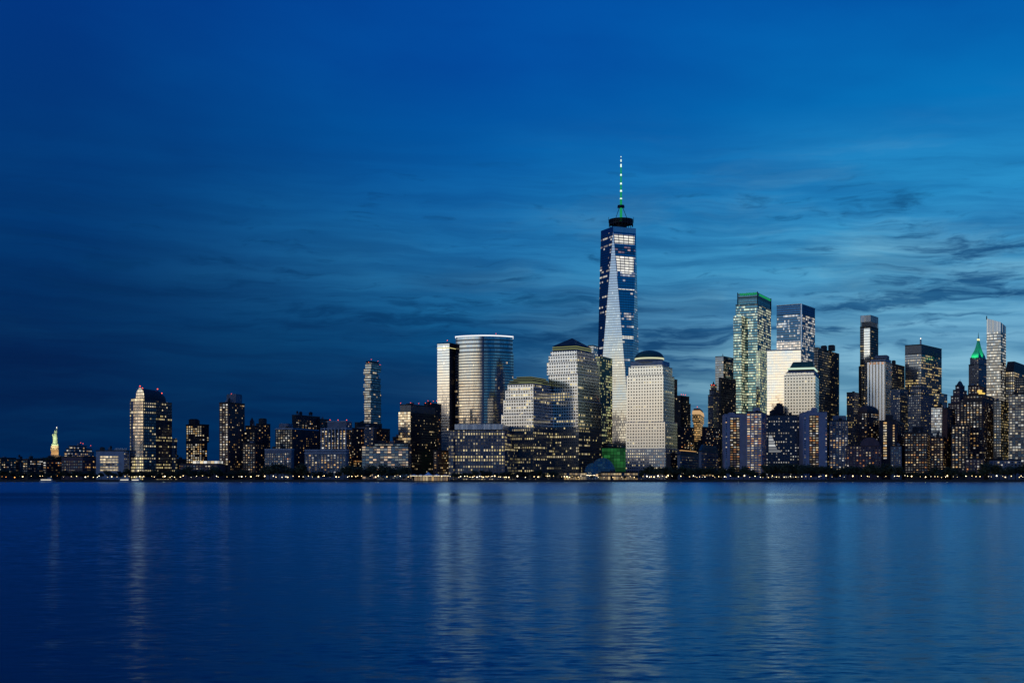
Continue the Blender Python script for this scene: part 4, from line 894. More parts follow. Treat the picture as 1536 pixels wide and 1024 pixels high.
# ================================================================== centre right
r, p, z_ = building('dark_tower', 'thin dark tower top just right of the domed tower', 'skyscraper', 2000, [(1000, 1008, 1016, None, 568)], F_DARK2)
r, p, z_ = building('setback_tower', 'dark brown stepped tower with red roof lights right of the domed tower', 'skyscraper', 1960, [(1010, 1021, 1036, None, 604), (1013, 1021, 1034, 604, 593)], F_DARK2)
for q in ((1022, 591.5), (1025, 591.8), (1028, 592)): beacon(r, q[0], q[1], 1975, .9, 2)
D = 2150.0
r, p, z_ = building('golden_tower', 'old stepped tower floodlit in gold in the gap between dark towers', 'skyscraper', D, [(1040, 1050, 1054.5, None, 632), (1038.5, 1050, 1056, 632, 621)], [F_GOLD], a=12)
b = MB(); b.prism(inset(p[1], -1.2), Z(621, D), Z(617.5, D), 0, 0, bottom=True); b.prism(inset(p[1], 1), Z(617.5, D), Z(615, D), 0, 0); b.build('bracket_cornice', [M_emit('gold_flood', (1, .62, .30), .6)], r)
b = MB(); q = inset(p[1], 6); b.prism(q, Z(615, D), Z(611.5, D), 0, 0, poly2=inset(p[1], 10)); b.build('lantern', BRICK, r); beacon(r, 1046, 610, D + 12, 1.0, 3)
r, p, z_ = building('dark_block', 'added dark stepped block cutting the golden tower light to a wedge at left', 'building', 1900, [(1016, 1026, 1041.5, None, 640), (1018, 1027, 1047, None, 661)], DARKW, win=dict(L=Wn(4.2, 3.7, .45, .4, P(.1, glass=None)), R=Wn(4.2, 3.7, .45, .4, P(.12, glass=None))))  # this block and the next are added to shape the gold light
r, p, z_ = building('dark_block', 'added dark stepped block cutting the golden tower light to a wedge at right', 'building', 1890, [(1053, 1058, 1080, None, 640), (1047, 1051, 1066, None, 660)], DARKW, win=dict(L=Wn(4.2, 3.7, .45, .4, P(.12, glass=None)), R=Wn(4.2, 3.7, .45, .4, P(.14, glass=None))))
D = 2060.0
r, p, z_ = building('crowned_tower', 'slender dark stone tower with a narrow crown and a red lamp', 'skyscraper', D, [(1062, 1070, 1082, None, 592), (1064, 1070, 1078, 592, 584), (1065.5, 1070, 1075, 584, 576)], F_OLD)
b = MB(); q = inset(p[2], 3); b.prism(q, z_[2], Z(571, D), 0, 0, poly2=inset(p[2], 6)); b.build('crown', DARKW, r); beacon(r, 1067.5, 577, D - 1, 1.1); beacon(r, 1071, 577.5, D - 2, 1.1)
r, p, z_ = building('dark_glass_tower', 'dark blue glass tower left of the green crowned glass tower', 'skyscraper', 2080, [(1073, 1085, 1101, None, 534)], M_facade('navy_glass', 2.4, 4.1, .12, .25, .85, (.02, .03, .045), .2, .2, (.5, .7, 1), .35, .08, .03, .05, .12, (1, .6, .35), CREAM, .5, 18, .6))
b = MB(); b.cyl(X(1085, 2090), 2095, z_[0] - 1, z_[0] + 5, .5); b.build('antenna', DARKMETAL, r)
r, p, z_ = building('black_tower', 'plain black tower in front of the dark blue glass tower', 'skyscraper', 1980, [(1078, 1081.5, 1104, None, 566)], F_DARK2)
r, p, z_ = building('hipped_block', 'low dark stone block with a lit bottom row and amber roof edge', 'building', 1690, [(1016, 1020, 1049, None, 681)], GREYST, a=20, win=dict(L=NOW, R=Wn(3.6, 4.0, .45, .4, P(.04, ('cream',), rows=(-1,), rowp=.9))))
b = MB(); b.prism(inset(p[0], -1), z_[0] + .3, Z(675.5, 1690), 0, 0, poly2=inset(p[0], 9)); b.build('hipped_roof', SLATE, r)
crown_cove(r, inset(p[0], 8), Z(675.3, 1690), .8, -.2, M_emit('amber_cove', (1, .55, .2), .6))
r, p, z_ = building('hipped_block', 'low dark stone block under a tall teal hipped roof beside the twin apartment towers', 'building', 1684, [(1048, 1052, 1083, None, 676)], GREYST, a=20, win=dict(L=NOW, R=Wn(3.6, 4.0, .45, .4, P(.05, ('cream', 'warm'), rows=(-1,), rowp=.9))))
b = MB(); b.prism(inset(p[0], -1), z_[0] + .3, Z(666, 1684), 0, 0, poly2=inset(p[0], 11)); b.build('hipped_roof', M_plain('teal_roof', (.03, .09, .11), .6), r)
r, p, z_ = building('dark_block', 'dark low block between the domed tower and the hipped roof block', 'building', 1700, [(1000, 1006, 1020, None, 680)], DARKW, win=dict(L=NOW, R=Wn(4, 3.8, .5, .4, P(.1))))
# green crowned glass tower
D = 2090.0
r, p, z_ = building('green_glass_tower', 'tall greenish glass tower full of lit floors under a green glowing rim', 'skyscraper', D, [(1103.5, 1136, 1156.5, None, 455), (1107, 1136, 1156, 455, 445)], [F_GREEN, F_GREENTOP], a=26, part='glass_wall')
b = MB(); q = [Vector(t) for t in p[0]]
b.prism(foot(1100, 1112, 1118, D - 9, 26, 30), G0, Z(474, D), 0, 1, 41); b.build('shoulder_bay', [F_GREEN, ROOF], r)
b = MB(); b.prism(foot(1134, 1140, 1152, D - 9, 26), G0, Z(527, D), 0, 1, 47); b.build('shoulder_bay', [M_facade('greenish_lit_bay', 3.0, 4.3, .12, .2, .9, (.05, .07, .07), .3, .2, (.7, .95, .85), .4, .1, .03, .55, .2, YEL, GREENY, .65), ROOF], r)
b = MB(); q = inset(p[1], -.2)
zc = Z(445, D); 
b.prism(q, zc + .4, Z(438, D), 0, 1); b.build('screen_wall', [F_GREENTOP, ROOF], r)
# the rim: two runs of green lamps, the left one a row of loops
qv = [Vector(t) for t in inset(p[1], -.7)]; nL = Vector(((qv[1] - qv[0]).y, -(qv[1] - qv[0]).x)).normalized()
b = MB()
for k in range(26):
    s0 = qv[0].lerp(qv[1], .1 + k * .034); zz = Z(440, D) + 2.2 * sin(k * 1.9) + (1.2 if k % 5 == 0 else 0)
    s1 = qv[0].lerp(qv[1], .1 + (k + 1) * .034); zz2 = Z(440, D) + 2.2 * sin((k + 1) * 1.9)
    b.tube((*(s0 + nL * .3), zz), (*(s1 + nL * .3), zz2), .8, .8, 5)
b.build('rim_light', GREENLED, r)
b = MB(); nR = Vector(((qv[2] - qv[1]).y, -(qv[2] - qv[1]).x)).normalized(); s0, s1 = qv[1].lerp(qv[2], .12), qv[1].lerp(qv[2], .95)
b.prism([tuple(s0 + nR * .5), tuple(s1 + nR * .5), tuple(s1), tuple(s0)], Z(442, D), Z(439, D), 0, 0, bottom=True); b.build('rim_light', GREENLED, r)
b = MB()
for t in qv[:3]: b.cyl(t.x, t.y, zc - 20, Z(437, D), .7, n=6)
b.build('corner_post', DARKMETAL, r)
# blue tower and the white slab in front
D = 2050.0
r, p, z_ = building('blue_glass_tower', 'tall blue glass tower with a sharp bright corner behind the white slab', 'skyscraper', D, [(1165, 1202, 1222.5, None, 470), (1165, 1202, 1222.5, 470, 455.5)], [F_BLUE, F_BLUETOP], a=32, part='glass_wall')
b = MB(); q = p[1]; b.prism(inset(q, -.5), z_[1] - .4, z_[1] + .6, 0, 0, bottom=True); b.build('roof_edge', PALEMETAL, r)
b = MB(); b.cyl(*[c for c in p[0][1]], Z(560, D), z_[1] - .5, 1.5, n=8); b.build('corner_trim', M_plain('trim_steel', (.6, .65, .72), .2, .9), r)
b = MB(); qv = [Vector(t) for t in p[0]]; nL = Vector(((qv[1] - qv[0]).y, -(qv[1] - qv[0]).x)).normalized()
za, zb_ = Z(523, D), Z(511, D); b.face([(*(qv[0] + nL * .3), za), (*(qv[1] + nL * .3), za), (*(qv[1] + nL * .3), zb_), (*(qv[0] + nL * .3), zb_)], [(0, za), (40, za), (40, zb_), (0, zb_)])
b.build('lit_floor_band', M_facade('peach_floors', 3, 4.1, .05, .25, .9, (.05, .05, .06), .2, .2, (1, 1, 1), .4, .1, .02, .85, 0, (1, .72, .5), (1, .86, .7), .85), r)
r, p, z_ = building('white_slab_tower', 'smooth bright white glass slab in front of the blue glass tower', 'skyscraper', 1990, [(1150.5, 1201.5, 1206, None, 524)], F_BRIGHT, a=17, dep=40, part='glass_wall')
b = MB(); b.prism(inset(p[0], -.3), z_[0] - .5, z_[0] + .9, 0, 0, bottom=True); b.build('roof_edge', PALEMETAL, r)
r, p, z_ = building('black_tower', 'large black tower with sparse yellow lights right of the flat-topped granite tower', 'skyscraper', 1960, [(1221, 1227, 1259, None, 521)], F_DARK, a=30)
for xa, xb, yt in ((1232, 1240, 519), (1243, 1252, 518.2)): roofbox(r, xa, xb, yt, p[0], z_[0], DARKW)
# ================================================================== waterfront apartment towers on the right
def twin(label, x0, x1, x2, x3, x4, yt, a=5, D=1672.0, fwd=None):
    """plain wall, window column, plain wall; x4 is the dark flank's far edge"""
    q = foot(x0, x3, x4, D, a); r = empty('apartment_tower', (*centre(q), G0), label, 'apartment tower', 'slab apartment towers on the waterfront')
    zt = Z(yt, D); b = MB(); b.prism(q, G0, zt, 0, 1); b.prism(inset(q, -.2), zt, zt + .7, 0, 1, bottom=True); b.build('wall', [LAV, ROOF], r)
    P0, P1 = Vector(q[0]), Vector(q[1]); u = lambda px: (px - x0) / (x3 - x0)
    a0, a1 = P0.lerp(P1, u(x1)), P0.lerp(P1, u(x2)); n = Vector(((P1 - P0).y, -(P1 - P0).x)).normalized()
    b = MB(); b.prism([tuple(a0 + n * .15), tuple(a1 + n * .15), tuple(a1), tuple(a0)], G0 + 4, zt - 3.5, 0, 0); b.build('window_bay', DARKW, r)
    zone = lambda c, v, p_: .82 if v < .6 else .36  # more panes glow higher up, sky reflections painted as lit windows
    ws = win_grid(tuple(a0 + n * .2), tuple(a1 + n * .2), G0 + 7, zt - 3.5, (a1 - a0).length / 3.0, 3.5, .74, .46, P(.5, ('cream', 'warm', 'cream', 'orange', 'white'), glass='dim', zone=zone), 0, .3)
    e0, e1 = P0.lerp(P1, .02), P0.lerp(P1, .12); ws += win_grid(e0, e1, G0 + 7, zt - 3, 3.2, 3.05, .5, .5, P(.12), 0, .3)
    f0, f1 = P0.lerp(P1, .93), P0.lerp(P1, .995); ws += win_grid(f0, f1, G0 + 7, zt - 3, 2.3, 3.05, .5, .5, P(.25), 0, .3)
    ws += win_grid(q[1], q[2], G0 + 7, zt - 3, 5, 3.05, .5, .45, P(.08, ('warm', 'orange')), 2, .3)
    add_windows(r, ws, 100)
    roofbox(r, x0 + 4, x0 + 16, yt - 2, q, zt, LAV)
    return r, q
r1, q1 = twin('broad lavender concrete apartment tower with a column of peach windows, left of the waterfront pair', 1087, 1095, 1109.5, 1122, 1126, 621.5)
r, p, z_ = building('apartment_tower', 'projecting lavender apartment slab covered in peach windows, reaching the promenade', 'apartment tower', 1655, [(1119.5, 1143, 1156, None, 617.5)], LAV, a=16,
    win=dict(L=Wn(4.9, 3.5, .7, .48, P(.5, ('cream', 'warm', 'cream', 'white', 'orange'), glass='dim', zone=lambda c, v, p_: .75 if v < .5 else .25), mx=1), R=Wn(5, 3.05, .5, .45, P(.07, ('warm', 'orange')))), group='slab apartment towers on the waterfront', limit=100)  # same painted reflections, more glowing panes in the upper half
roofbox(r, 1129, 1141, 612.5, p[0], z_[0], LAV)
r2, q2 = twin('lavender concrete apartment tower with one peach window column between two blank walls', 1205, 1214, 1228, 1240.5, 1247, 618.5)
roofbox(r2, 1216, 1226, 612, q2, Z(618.5, 1672), LAV)
# dark block between them and a sail-shaped reflection painted as a glowing panel
r, p, z_ = building('dark_glass_block', 'dark glass block between the twin lavender towers with rows of small white lights', 'office block', 1720, [(1150, 1206, 1210, None, 622)], M_facade('small_dots', 3.2, 4.0, .28, .3, .72, (.03, .04, .055), .12, .2, (.6, .75, 1), .25, .1, .05, .16, .25, WHITE, CREAM, .5, 40, .5), a=8)
qv = [Vector(t) for t in p[0]]; n_ = Vector(((qv[1] - qv[0]).y, -(qv[1] - qv[0]).x)).normalized()
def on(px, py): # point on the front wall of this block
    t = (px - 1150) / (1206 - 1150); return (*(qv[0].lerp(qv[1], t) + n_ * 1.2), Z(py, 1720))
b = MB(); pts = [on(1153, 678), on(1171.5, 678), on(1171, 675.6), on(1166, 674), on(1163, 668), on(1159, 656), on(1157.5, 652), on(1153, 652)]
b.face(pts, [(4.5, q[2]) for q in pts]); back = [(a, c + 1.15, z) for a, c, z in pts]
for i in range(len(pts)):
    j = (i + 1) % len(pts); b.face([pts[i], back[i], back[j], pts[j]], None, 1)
b.build('sail_reflection', [F_SAILGLOW, DARKW], r)
b = MB(); random.seed(5)
for k in range(9):
    xx = 1157 + k * 2.2; top = 617 - 12 * math.exp(-((xx - 1170) / 6.5) ** 2) - random.random() * 2.0
    b.box(X(xx, 1735), X(xx + 2.6, 1735), 1735 + k * .7, 1747 + k * .7, z_[0] - .2, Z(top, 1735) + (k % 2) * .3)
b.build('roof_terraces', DARKW, r)

r, p, z_ = building('apartment_block', 'greyish apartment block with yellow window columns right of the twin lavender towers', 'apartment block', 1686, [(1244, 1272, 1279, None, 630)], GREYST, a=14,
    win=dict(L=Wn(4.0, 3.3, .55, .5, P(.18, ('cream', 'warm', 'white'), zone=lambda u, v, p_: .5 if v > .25 else .06)), R=Wn(4, 3.3, .5, .45, P(.15))))
roofbox(r, 1247, 1271, 624.5, p[0], z_[0], GREYST)
r, p, z_ = building('grey_slab', 'plain blue grey slab standing alone behind the domed brown tower', 'office block', 2050, [(1270, 1281, 1291, None, 588)], F_OLD, a=32)
# slim tower with the open crown
D = 2080.0
r, p, z_ = building('slim_tower', 'slim tall tower with an open screened crown and one pale glass strip', 'skyscraper', D, [(1290, 1306, 1317.5, None, 489)], F_DARK, a=34)
b = MB(); b.prism(foot(1288, 1292, 1294, D - 3, 34, 20), G0, Z(549, D), 0, 1); b.build('shoulder_bay', [F_DARK, ROOF], r)
qv = [Vector(t) for t in p[0]]; b = MB(); dl = (qv[0] - qv[1]).normalized(); nL = Vector((-dl.y, dl.x)); nL = nL if nL.y < 0 else -nL
s0, s1 = qv[1] + dl * (qv[0] - qv[1]).length * .62, qv[1] + dl * (qv[0] - qv[1]).length * .06
b.prism([tuple(s0 + nL * .5), tuple(s1 + nL * .5), tuple(s1), tuple(s0)], Z(620, D), Z(492, D), 0, 1); b.build('glass_strip', [F_SLAB, ROOF], r)
b = MB(); q = foot(1291, 1306, 1317, D + 2, 34); zz = Z(489, D); b.prism(inset(q, 3), zz, Z(480, D), 0, 1)
b.build('plant_deck', [DARKW, ROOF], r)
b = MB(); qq = [Vector(t) for t in q]; zt = Z(472, D)
for i in range(4):
    s0, s1 = qq[i], qq[(i + 1) % 4]; n = 9
    for k in range(n):
        c = s0.lerp(s1, k / n); b.cyl(c.x, c.y, zz, zt, .5, n=5)
    d_ = (s1 - s0).normalized(); nn = Vector((d_.y, -d_.x)) * .25
    b.prism([tuple(s0 + nn), tuple(s1 + nn), tuple(s1 - nn), tuple(s0 - nn)], Z(482, D), zt, 0, 0)
b.build('crown_screen', M_facade('screen_louvres', 2.0, 30, .18, 0, 1, (.05, .055, .07), .2, .3, (.7, .8, .95), .4, .15, .04, 0, 0), r)
# white pier tower
D = 1920.0
r, p, z_ = building('white_pier_tower', 'bright white tower with tall vertical piers in front of the slim screened tower', 'skyscraper', D, [(1301, 1328, 1338, None, 541), (1306, 1328, 1336.5, 541, 537)], [F_PIERS, PALEST], a=27)
qv = [Vector(t) for t in p[0]]
ws = win_grid(qv[1], qv[2], Z(630, D), z_[0], 4.6, 4.2, .45, .5, P(.05, ('orange', 'warm'))); ws += win_grid(qv[0], qv[1], Z(548, D), Z(542, D), 6.5, 5, .62, .7, lambda c, r_, a, b_: 'orange' if c < 4 else 'glass', 2, 0)
add_windows(r, ws)
roofbox(r, 1313, 1333, 534, p[1], z_[1], GREYST)
r, p, z_ = building('black_tower', 'short black tower behind and right of the white pier tower', 'skyscraper', 2010, [(1334, 1339, 1357, None, 545)], F_DARK, a=34)
roofbox(r, 1338, 1343, 541, p[0], z_[0], DARKW)
# octagonal brown tower
D = 1730.0; q = foot(1283, 1306, 1321, D, 31); qv = [Vector(t) for t in q]; oc = []
for i in range(4):
    a_, b_ = qv[i], qv[(i + 1) % 4]; L = (b_ - a_).length; oc += [tuple(a_.lerp(b_, .22)), tuple(a_.lerp(b_, .78))]
r = empty('octagonal_tower', (*centre(oc), G0), 'brown brick tower with cut corners and a low domed cap near the waterfront', 'apartment tower')
b = MB(); b.prism(oc, G0, Z(617, D), 0, 1); b.build('wall', [BROWN, ROOF], r)
b = MB(); s = [(1.03, 617.5), (1.0, 614), (.9, 611), (.68, 608.5), (.4, 607), (.15, 606.5)]; cc = Vector(centre(oc))
sc_ = lambda k: [tuple(cc + (Vector(t) - cc) * k) for t in oc]
for (k0, y0), (k1, y1) in zip(s, s[1:]): b.prism(sc_(k0), Z(y0, D), Z(y1, D), 0, 0, poly2=sc_(k1), cap=(y1 == 606.5))
b.build('domed_cap', BROWN, r)
ws = []
for i in (0, 1, 2, 3): ws += win_grid(oc[i], oc[i + 1], G0 + 8, Z(618, D), 3.9, 3.4, .5, .45, P(.14, ('warm', 'cream', 'white'), rows=(0, 1), rowp=.6))
add_windows(r, ws)
for x_ in (1296, 1300.5): beacon(r, x_, 604.6, D + 10, .6, 2).data.materials[0] = M_emit('roof_lamp', (1, .65, .25), 2.5)
D = 1676.0
r, p, z_ = building('brick_block', 'wide plum brick apartment block with an arched roof at its middle, behind the promenade trees', 'apartment block', D, [(1269, 1322, 1333, None, 667)], PLUM, a=13, win=dict(L=Wn(4.4, 3.8, .42, .5, P(.09, ('white', 'cream', 'orange'), rows=(2, 3), rowp=.5)), R=Wn(4.4, 3.8, .42, .5, P(.2))))
b = MB(); n = 14; dxy = (Vector(p[0][1]) - Vector(p[0][0])).normalized(); nn = Vector((-dxy.y, dxy.x)); c = Vector((X(1303, D + 8), D + 2)); hw = 14 / F * D
pr = [(-hw * cos(pi * i / n), z_[0] - 1 + (Z(655.5, D) - z_[0] + 1) * sin(pi * i / n)) for i in range(n + 1)]
for (xa, za), (xb, zb) in zip(pr, pr[1:]): b.face([(*(c + dxy * xa), za), (*(c + dxy * xb), zb), (*(c + dxy * xb + nn * 20), zb), (*(c + dxy * xa + nn * 20), za)], None, 0, True)
b.face([(*(c + dxy * xa), za) for xa, za in pr], None, 1); b.build('arched_roof', [SLATE, PLUM], r)
r, p, z_ = building('apartment_tower', 'dark apartment slab with two straight columns of cream windows near the arched brick block', 'apartment tower', 1690, [(1319, 1345, 1358, None, 630)], M_plain('charcoal_brick', (.05, .045, .055), .85), a=22)
qv = [Vector(t) for t in p[0]]; ws = win_grid(qv[0].lerp(qv[1], .14), qv[0].lerp(qv[1], .52), Z(690, 1690), Z(632, 1690), 5.6, 3.75, .5, .55, P(.75, ('cream', 'warm', 'white')), 0, 0)
ws += win_grid(qv[0].lerp(qv[1], .74), qv[0].lerp(qv[1], .92), Z(698, 1690), Z(636, 1690), 4.4, 3.75, .5, .55, P(.95, ('warm', 'cream')), 0, 0); ws += win_grid(qv[1], qv[2], G0 + 8, z_[0], 4.4, 3.75, .45, .45, P(.05, ('white', 'dim')), 1, 2); add_windows(r, ws)
roofbox(r, 1328, 1340, 623, p[0], z_[0], DARKW)
# big steel office tower and the masonry in front of it
D = 2040.0
r, p, z_ = building('steel_office_tower', 'big square office tower with long rows of yellow floors and a blank louvred top', 'skyscraper', D, [(1357.5, 1382, 1412.5, None, 530), (1357.5, 1382, 1412.5, 530, 516)], [F_ROWS, F_ROWSTOP], a=38)
b = MB(); b.cyl(X(1381, D + 8), D + 8, z_[1], Z(508.5, D), 1.4); b.build('antenna', PALEMETAL, r); beacon(r, 1381, 507.6, D + 8, 1.3).data.materials[0] = M_emit('mast_lamp', (1, .8, .6), 3)
r, p, z_ = building('masonry_tower', 'old grey masonry tower with a stepped top in front of the big steel office tower', 'skyscraper', 1880, [(1362, 1381, 1401, None, 590), (1365, 1381, 1396, 590, 581), (1367, 1381, 1390, 581, 576)], F_OLD, a=36)
r, p, z_ = building('masonry_block', 'grey masonry block with a darker lit side below the short black tower', 'building', 1900, [(1336, 1350, 1362, None, 582)], F_OLD, a=33)
r, p, z_ = building('dark_block', 'small dark block right of the big steel office tower with a few lit floors', 'building', 1960, [(1400, 1407, 1421, None, 589)], F_ROWS, a=35)
r, p, z_ = building('glass_block', 'pale blue glass block with cold white lit floors in front of the steel tower', 'office block', 1800, [(1397, 1413, 1422, None, 610)], M_facade('cold_glass', 2.4, 3.8, .1, .25, .9, (.15, .18, .24), .2, .3, (.85, .93, 1), .5, .1, .05, .25, .4, (.75, .87, 1), WHITE, .45, 14, .5), a=30)
r, p, z_ = building('brick_block', 'dark brick apartment block with three lit floors below the grey masonry tower', 'apartment block', 1680, [(1357, 1391, 1401, None, 648)], BROWN, a=20, win=dict(L=Wn(4.0, 3.7, .55, .45, P(.08, ('warm', 'cream', 'orange'), rows=(4, 8, 11), rowp=.75)), R=Wn(4, 3.7, .5, .45, P(.2))))
roofbox(r, 1368, 1386, 641, p[0], z_[0], DARKW)
r, p, z_ = building('brick_block', 'reddish brick block with yellow windows right of the block with three lit floors', 'apartment block', 1690, [(1396, 1415, 1428, None, 655)], BRICK, a=24, win=dict(L=Wn(4.0, 3.7, .5, .45, P(.32, ('warm', 'cream'))), R=Wn(4, 3.7, .5, .45, P(.12, ('warm', 'cream'), glass=None))))
r, p, z_ = building('grey_block', 'low grey block with glimmering roof lights behind trees under the slab with window columns', 'building', 1685, [(1336, 1352, 1360, None, 668)], GREYST, a=20, win=dict(L=Wn(3.6, 3.7, .45, .45, P(.05, ('white', 'cream'))), R=NOW))
# pointed masonry tower
D = 1800.0
r, p, z_ = building('pointed_tower', 'tapering masonry tower with a pointed cap left of the red capped apartments', 'skyscraper', D, [(1422, 1440, 1458, None, 604), (1426, 1440, 1454, 604, 593), (1429.5, 1440, 1450.5, 593, 584), (1433, 1440, 1447, 584, 577)], PLUM, a=36,
    win=dict(L=Wn(3.8, 3.8, .5, .5, P(.10, ('cream', 'white', 'dim'))), R=Wn(3.8, 3.8, .5, .5, P(.10, ('cream', 'white')))))
b = MB(); q = inset(p[3], 1.5); b.prism(q, z_[3], Z(570.5, D), 0, 0, poly2=inset(p[3], 6)); b.cyl(*centre(p[3]), Z(570.5, D) - .5, Z(567, D), .6, .1); b.build('pointed_cap', SLATE, r)
# green roofed tower
D = 2120.0
r, p, z_ = building('green_roofed_tower', 'old stone tower with a steep floodlit green roof and a bright finial', 'skyscraper', D, [(1453, 1468, 1482, None, 546), (1455, 1468, 1480, 546, 536)], F_OLD, a=38)
q = p[1]; cc = Vector(centre(q)); sc_ = lambda k: [tuple(cc + (Vector(t) - cc) * k) for t in q]; b = MB()
prof = [(.92, 536), (.80, 531), (.52, 525), (.34, 519), (.22, 513), (.14, 508.5)]
for (k0, y0), (k1, y1) in zip(prof, prof[1:]): b.prism(sc_(k0), Z(y0, D), Z(y1, D), 0, 0, poly2=sc_(k1))
GRF = M_plain('verdigris_roof', (.10, .45, .30), .8); b.build('steep_roof', GRF, r)
b = MB(); b.prism(sc_(.17), Z(508.5, D), Z(506, D), 0, 0); b.build('lantern', M_emit('lantern_lamp', (1, .85, .4), 1.3), r)
b = MB(); b.cyl(cc.x, cc.y, Z(506, D), Z(496, D), .9, .15); b.build('finial', M_plain('finial_bronze', (.1, .25, .25), .4, .5), r)
m0 = (Vector(p[1][0]) + Vector(p[1][1])) / 2; 
for q0, w_ in (((Vector(p[1][0]) + Vector(p[1][1])) / 2, 17000), ((Vector(p[1][1]) + Vector(p[1][2])) / 2, 13000)):
    o_ = q0 + (q0 - cc).normalized() * 13; spot('floodlight', (o_.x, o_.y, Z(537, D)), (cc.x, cc.y, Z(519, D)), (.10, 1, .38), w_ * 1.3, 72)
# sloped crown glass tower
D = 1970.0
q = foot(1480, 1501, 1509, D, 33); r = empty('sloped_crown_tower', (*centre(q), G0), 'tall glass tower with many white lit floors and a slanting open crown', 'skyscraper')
b = MB(); b.prism(q, G0, Z(497, D), 0, 1, 13); b.build('glass_wall', [F_CLEAR, ROOF], r)
b = MB(); zt = {0: Z(476, D), 1: Z(483, D), 2: Z(486, D), 3: Z(477, D)}
for i in range(4):
    a_, c_ = q[i], q[(i + 1) % 4]; b.face([(*a_, Z(497, D)), (*c_, Z(497, D)), (*c_, zt[(i + 1) % 4]), (*a_, zt[i])], [(i * 60, 0), (i * 60 + 25, 0), (i * 60 + 25, 30), (i * 60, 30)])
b.build('slanting_crown', M_facade('crown_panes', 2.5, 60, .2, 0, 1, (.16, .17, .2), .4, .2, (.8, .9, 1), .4, .1, .04, .2, 0, CREAM, WHITE, .35), r)
b = MB(); b.cyl(*q[0], Z(478, D), Z(472.5, D), .8, n=6); b.build('antenna', DARKMETAL, r)
# red capped apartments
D = 1720.0
r, p, z_ = building('capped_apartments', 'broad brown apartment tower with a red block cap and gold lit terrace', 'apartment tower', D, [(1440, 1474, 1495, None, 600), (1445, 1474, 1492, 600, 591), (1452, 1471, 1480, 591, 577)], [M_plain('chestnut_brick', (.07, .05, .052), .85), BROWN, M_plain('oxblood_brick', (.10, .045, .045), .85)], a=30,
    win=dict(L=Wn(4.2, 3.6, .5, .55, P(.22, ('cream', 'white', 'cream', 'warm'))), R=Wn(4.4, 3.6, .5, .55, P(.12, ('cream', 'white', 'dim'), glass=None))), limit=100)
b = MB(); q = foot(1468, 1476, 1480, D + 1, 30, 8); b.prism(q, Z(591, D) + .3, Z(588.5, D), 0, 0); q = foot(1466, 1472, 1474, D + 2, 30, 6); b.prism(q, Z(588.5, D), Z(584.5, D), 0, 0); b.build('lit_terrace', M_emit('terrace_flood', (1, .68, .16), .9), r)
r, p, z_ = building('apartment_block', 'front row apartment block with cream windows below the pointed tower', 'apartment block', 1676, [(1427, 1453, 1460, None, 637)], M_plain('umber_brick', (.06, .05, .055), .85), a=22,
    win=dict(L=Wn(4.1, 3.65, .5, .55, P(.28, ('cream', 'white', 'cream', 'warm'))), R=Wn(4.1, 3.65, .5, .5, P(.12, glass=None))), limit=100)
r, p, z_ = building('dark_block', 'dark narrow block with red brick flank left of the front row cream-windowed block', 'building', 1720, [(1413, 1421, 1433, None, 612)], BRICK, a=32, win=dict(L=NOW, R=Wn(4.2, 3.7, .4, .4, P(.05, glass=None))))
r, p, z_ = building('low_block', 'low block with peach ground floor windows in front of the red capped apartments', 'building', 1668, [(1448, 1476, 1484, None, 687)], PLUM, a=18, win=dict(L=Wn(5, 4.0, .5, .5, P(.4, ('orange', 'cream', 'white'))), R=Wn(5, 4, .5, .5, P(.2))))
r, p, z_ = building('dark_glass_tower', 'dark tower with yellow specks at the foot of the sloped crown tower', 'apartment tower', 1740, [(1490, 1501, 1519, None, 600)], M_facade('speckled_dark', 3.4, 3.7, .22, .28, .76, (.025, .03, .04), .1, .3, (.6, .75, 1), .35, .1, .05, .20, .1, YEL, WARM, .6), a=32)
D = 1990.0
r, p, z_ = building('gambrel_tower', 'dark tower with a steep sloping black roof at the right edge', 'skyscraper', D, [(1508, 1521, 1541, None, 556)], M_facade('gambrel_grid', 3.4, 4.0, .18, .25, .8, (.03, .032, .04), .06, .3, (.7, .8, 1), .3, .1, .04, .12, .5, WARM, YEL, .65, 18, .8), a=33)
b = MB(); q2 = inset(p[0], 7); b.prism(inset(p[0], -.4), z_[0] + .3, Z(541, D), 0, 0, poly2=q2); b.build('sloping_roof', DARKW, r)
r, p, z_ = building('white_lit_block', 'apartment block with brightly lit white floors at the right edge, in the front row', 'apartment block', 1700, [(1513, 1541, 1552, None, 590)], M_facade('white_rows', 3.6, 3.7, .12, .25, .85, (.09, .10, .13), .06, .3, (.85, .93, 1), .16, .1, .05, .26, .3, WHITE, CREAM, .5, 14, .5), a=24)
r, p, z_ = building('low_block', 'long low grey block behind trees at the right end of the promenade', 'building', 1668, [(1484, 1532, 1540, None, 689)], GREYST, a=14, win=dict(L=Wn(4.6, 4, .5, .5, P(.12, ('white', 'cream', 'orange'))), R=NOW))
r, p, z_ = building('black_tower', 'black tower closing the right edge behind the white lit block', 'skyscraper', 1850, [(1522, 1535, 1560, None, 566)], F_DARK2, a=33)

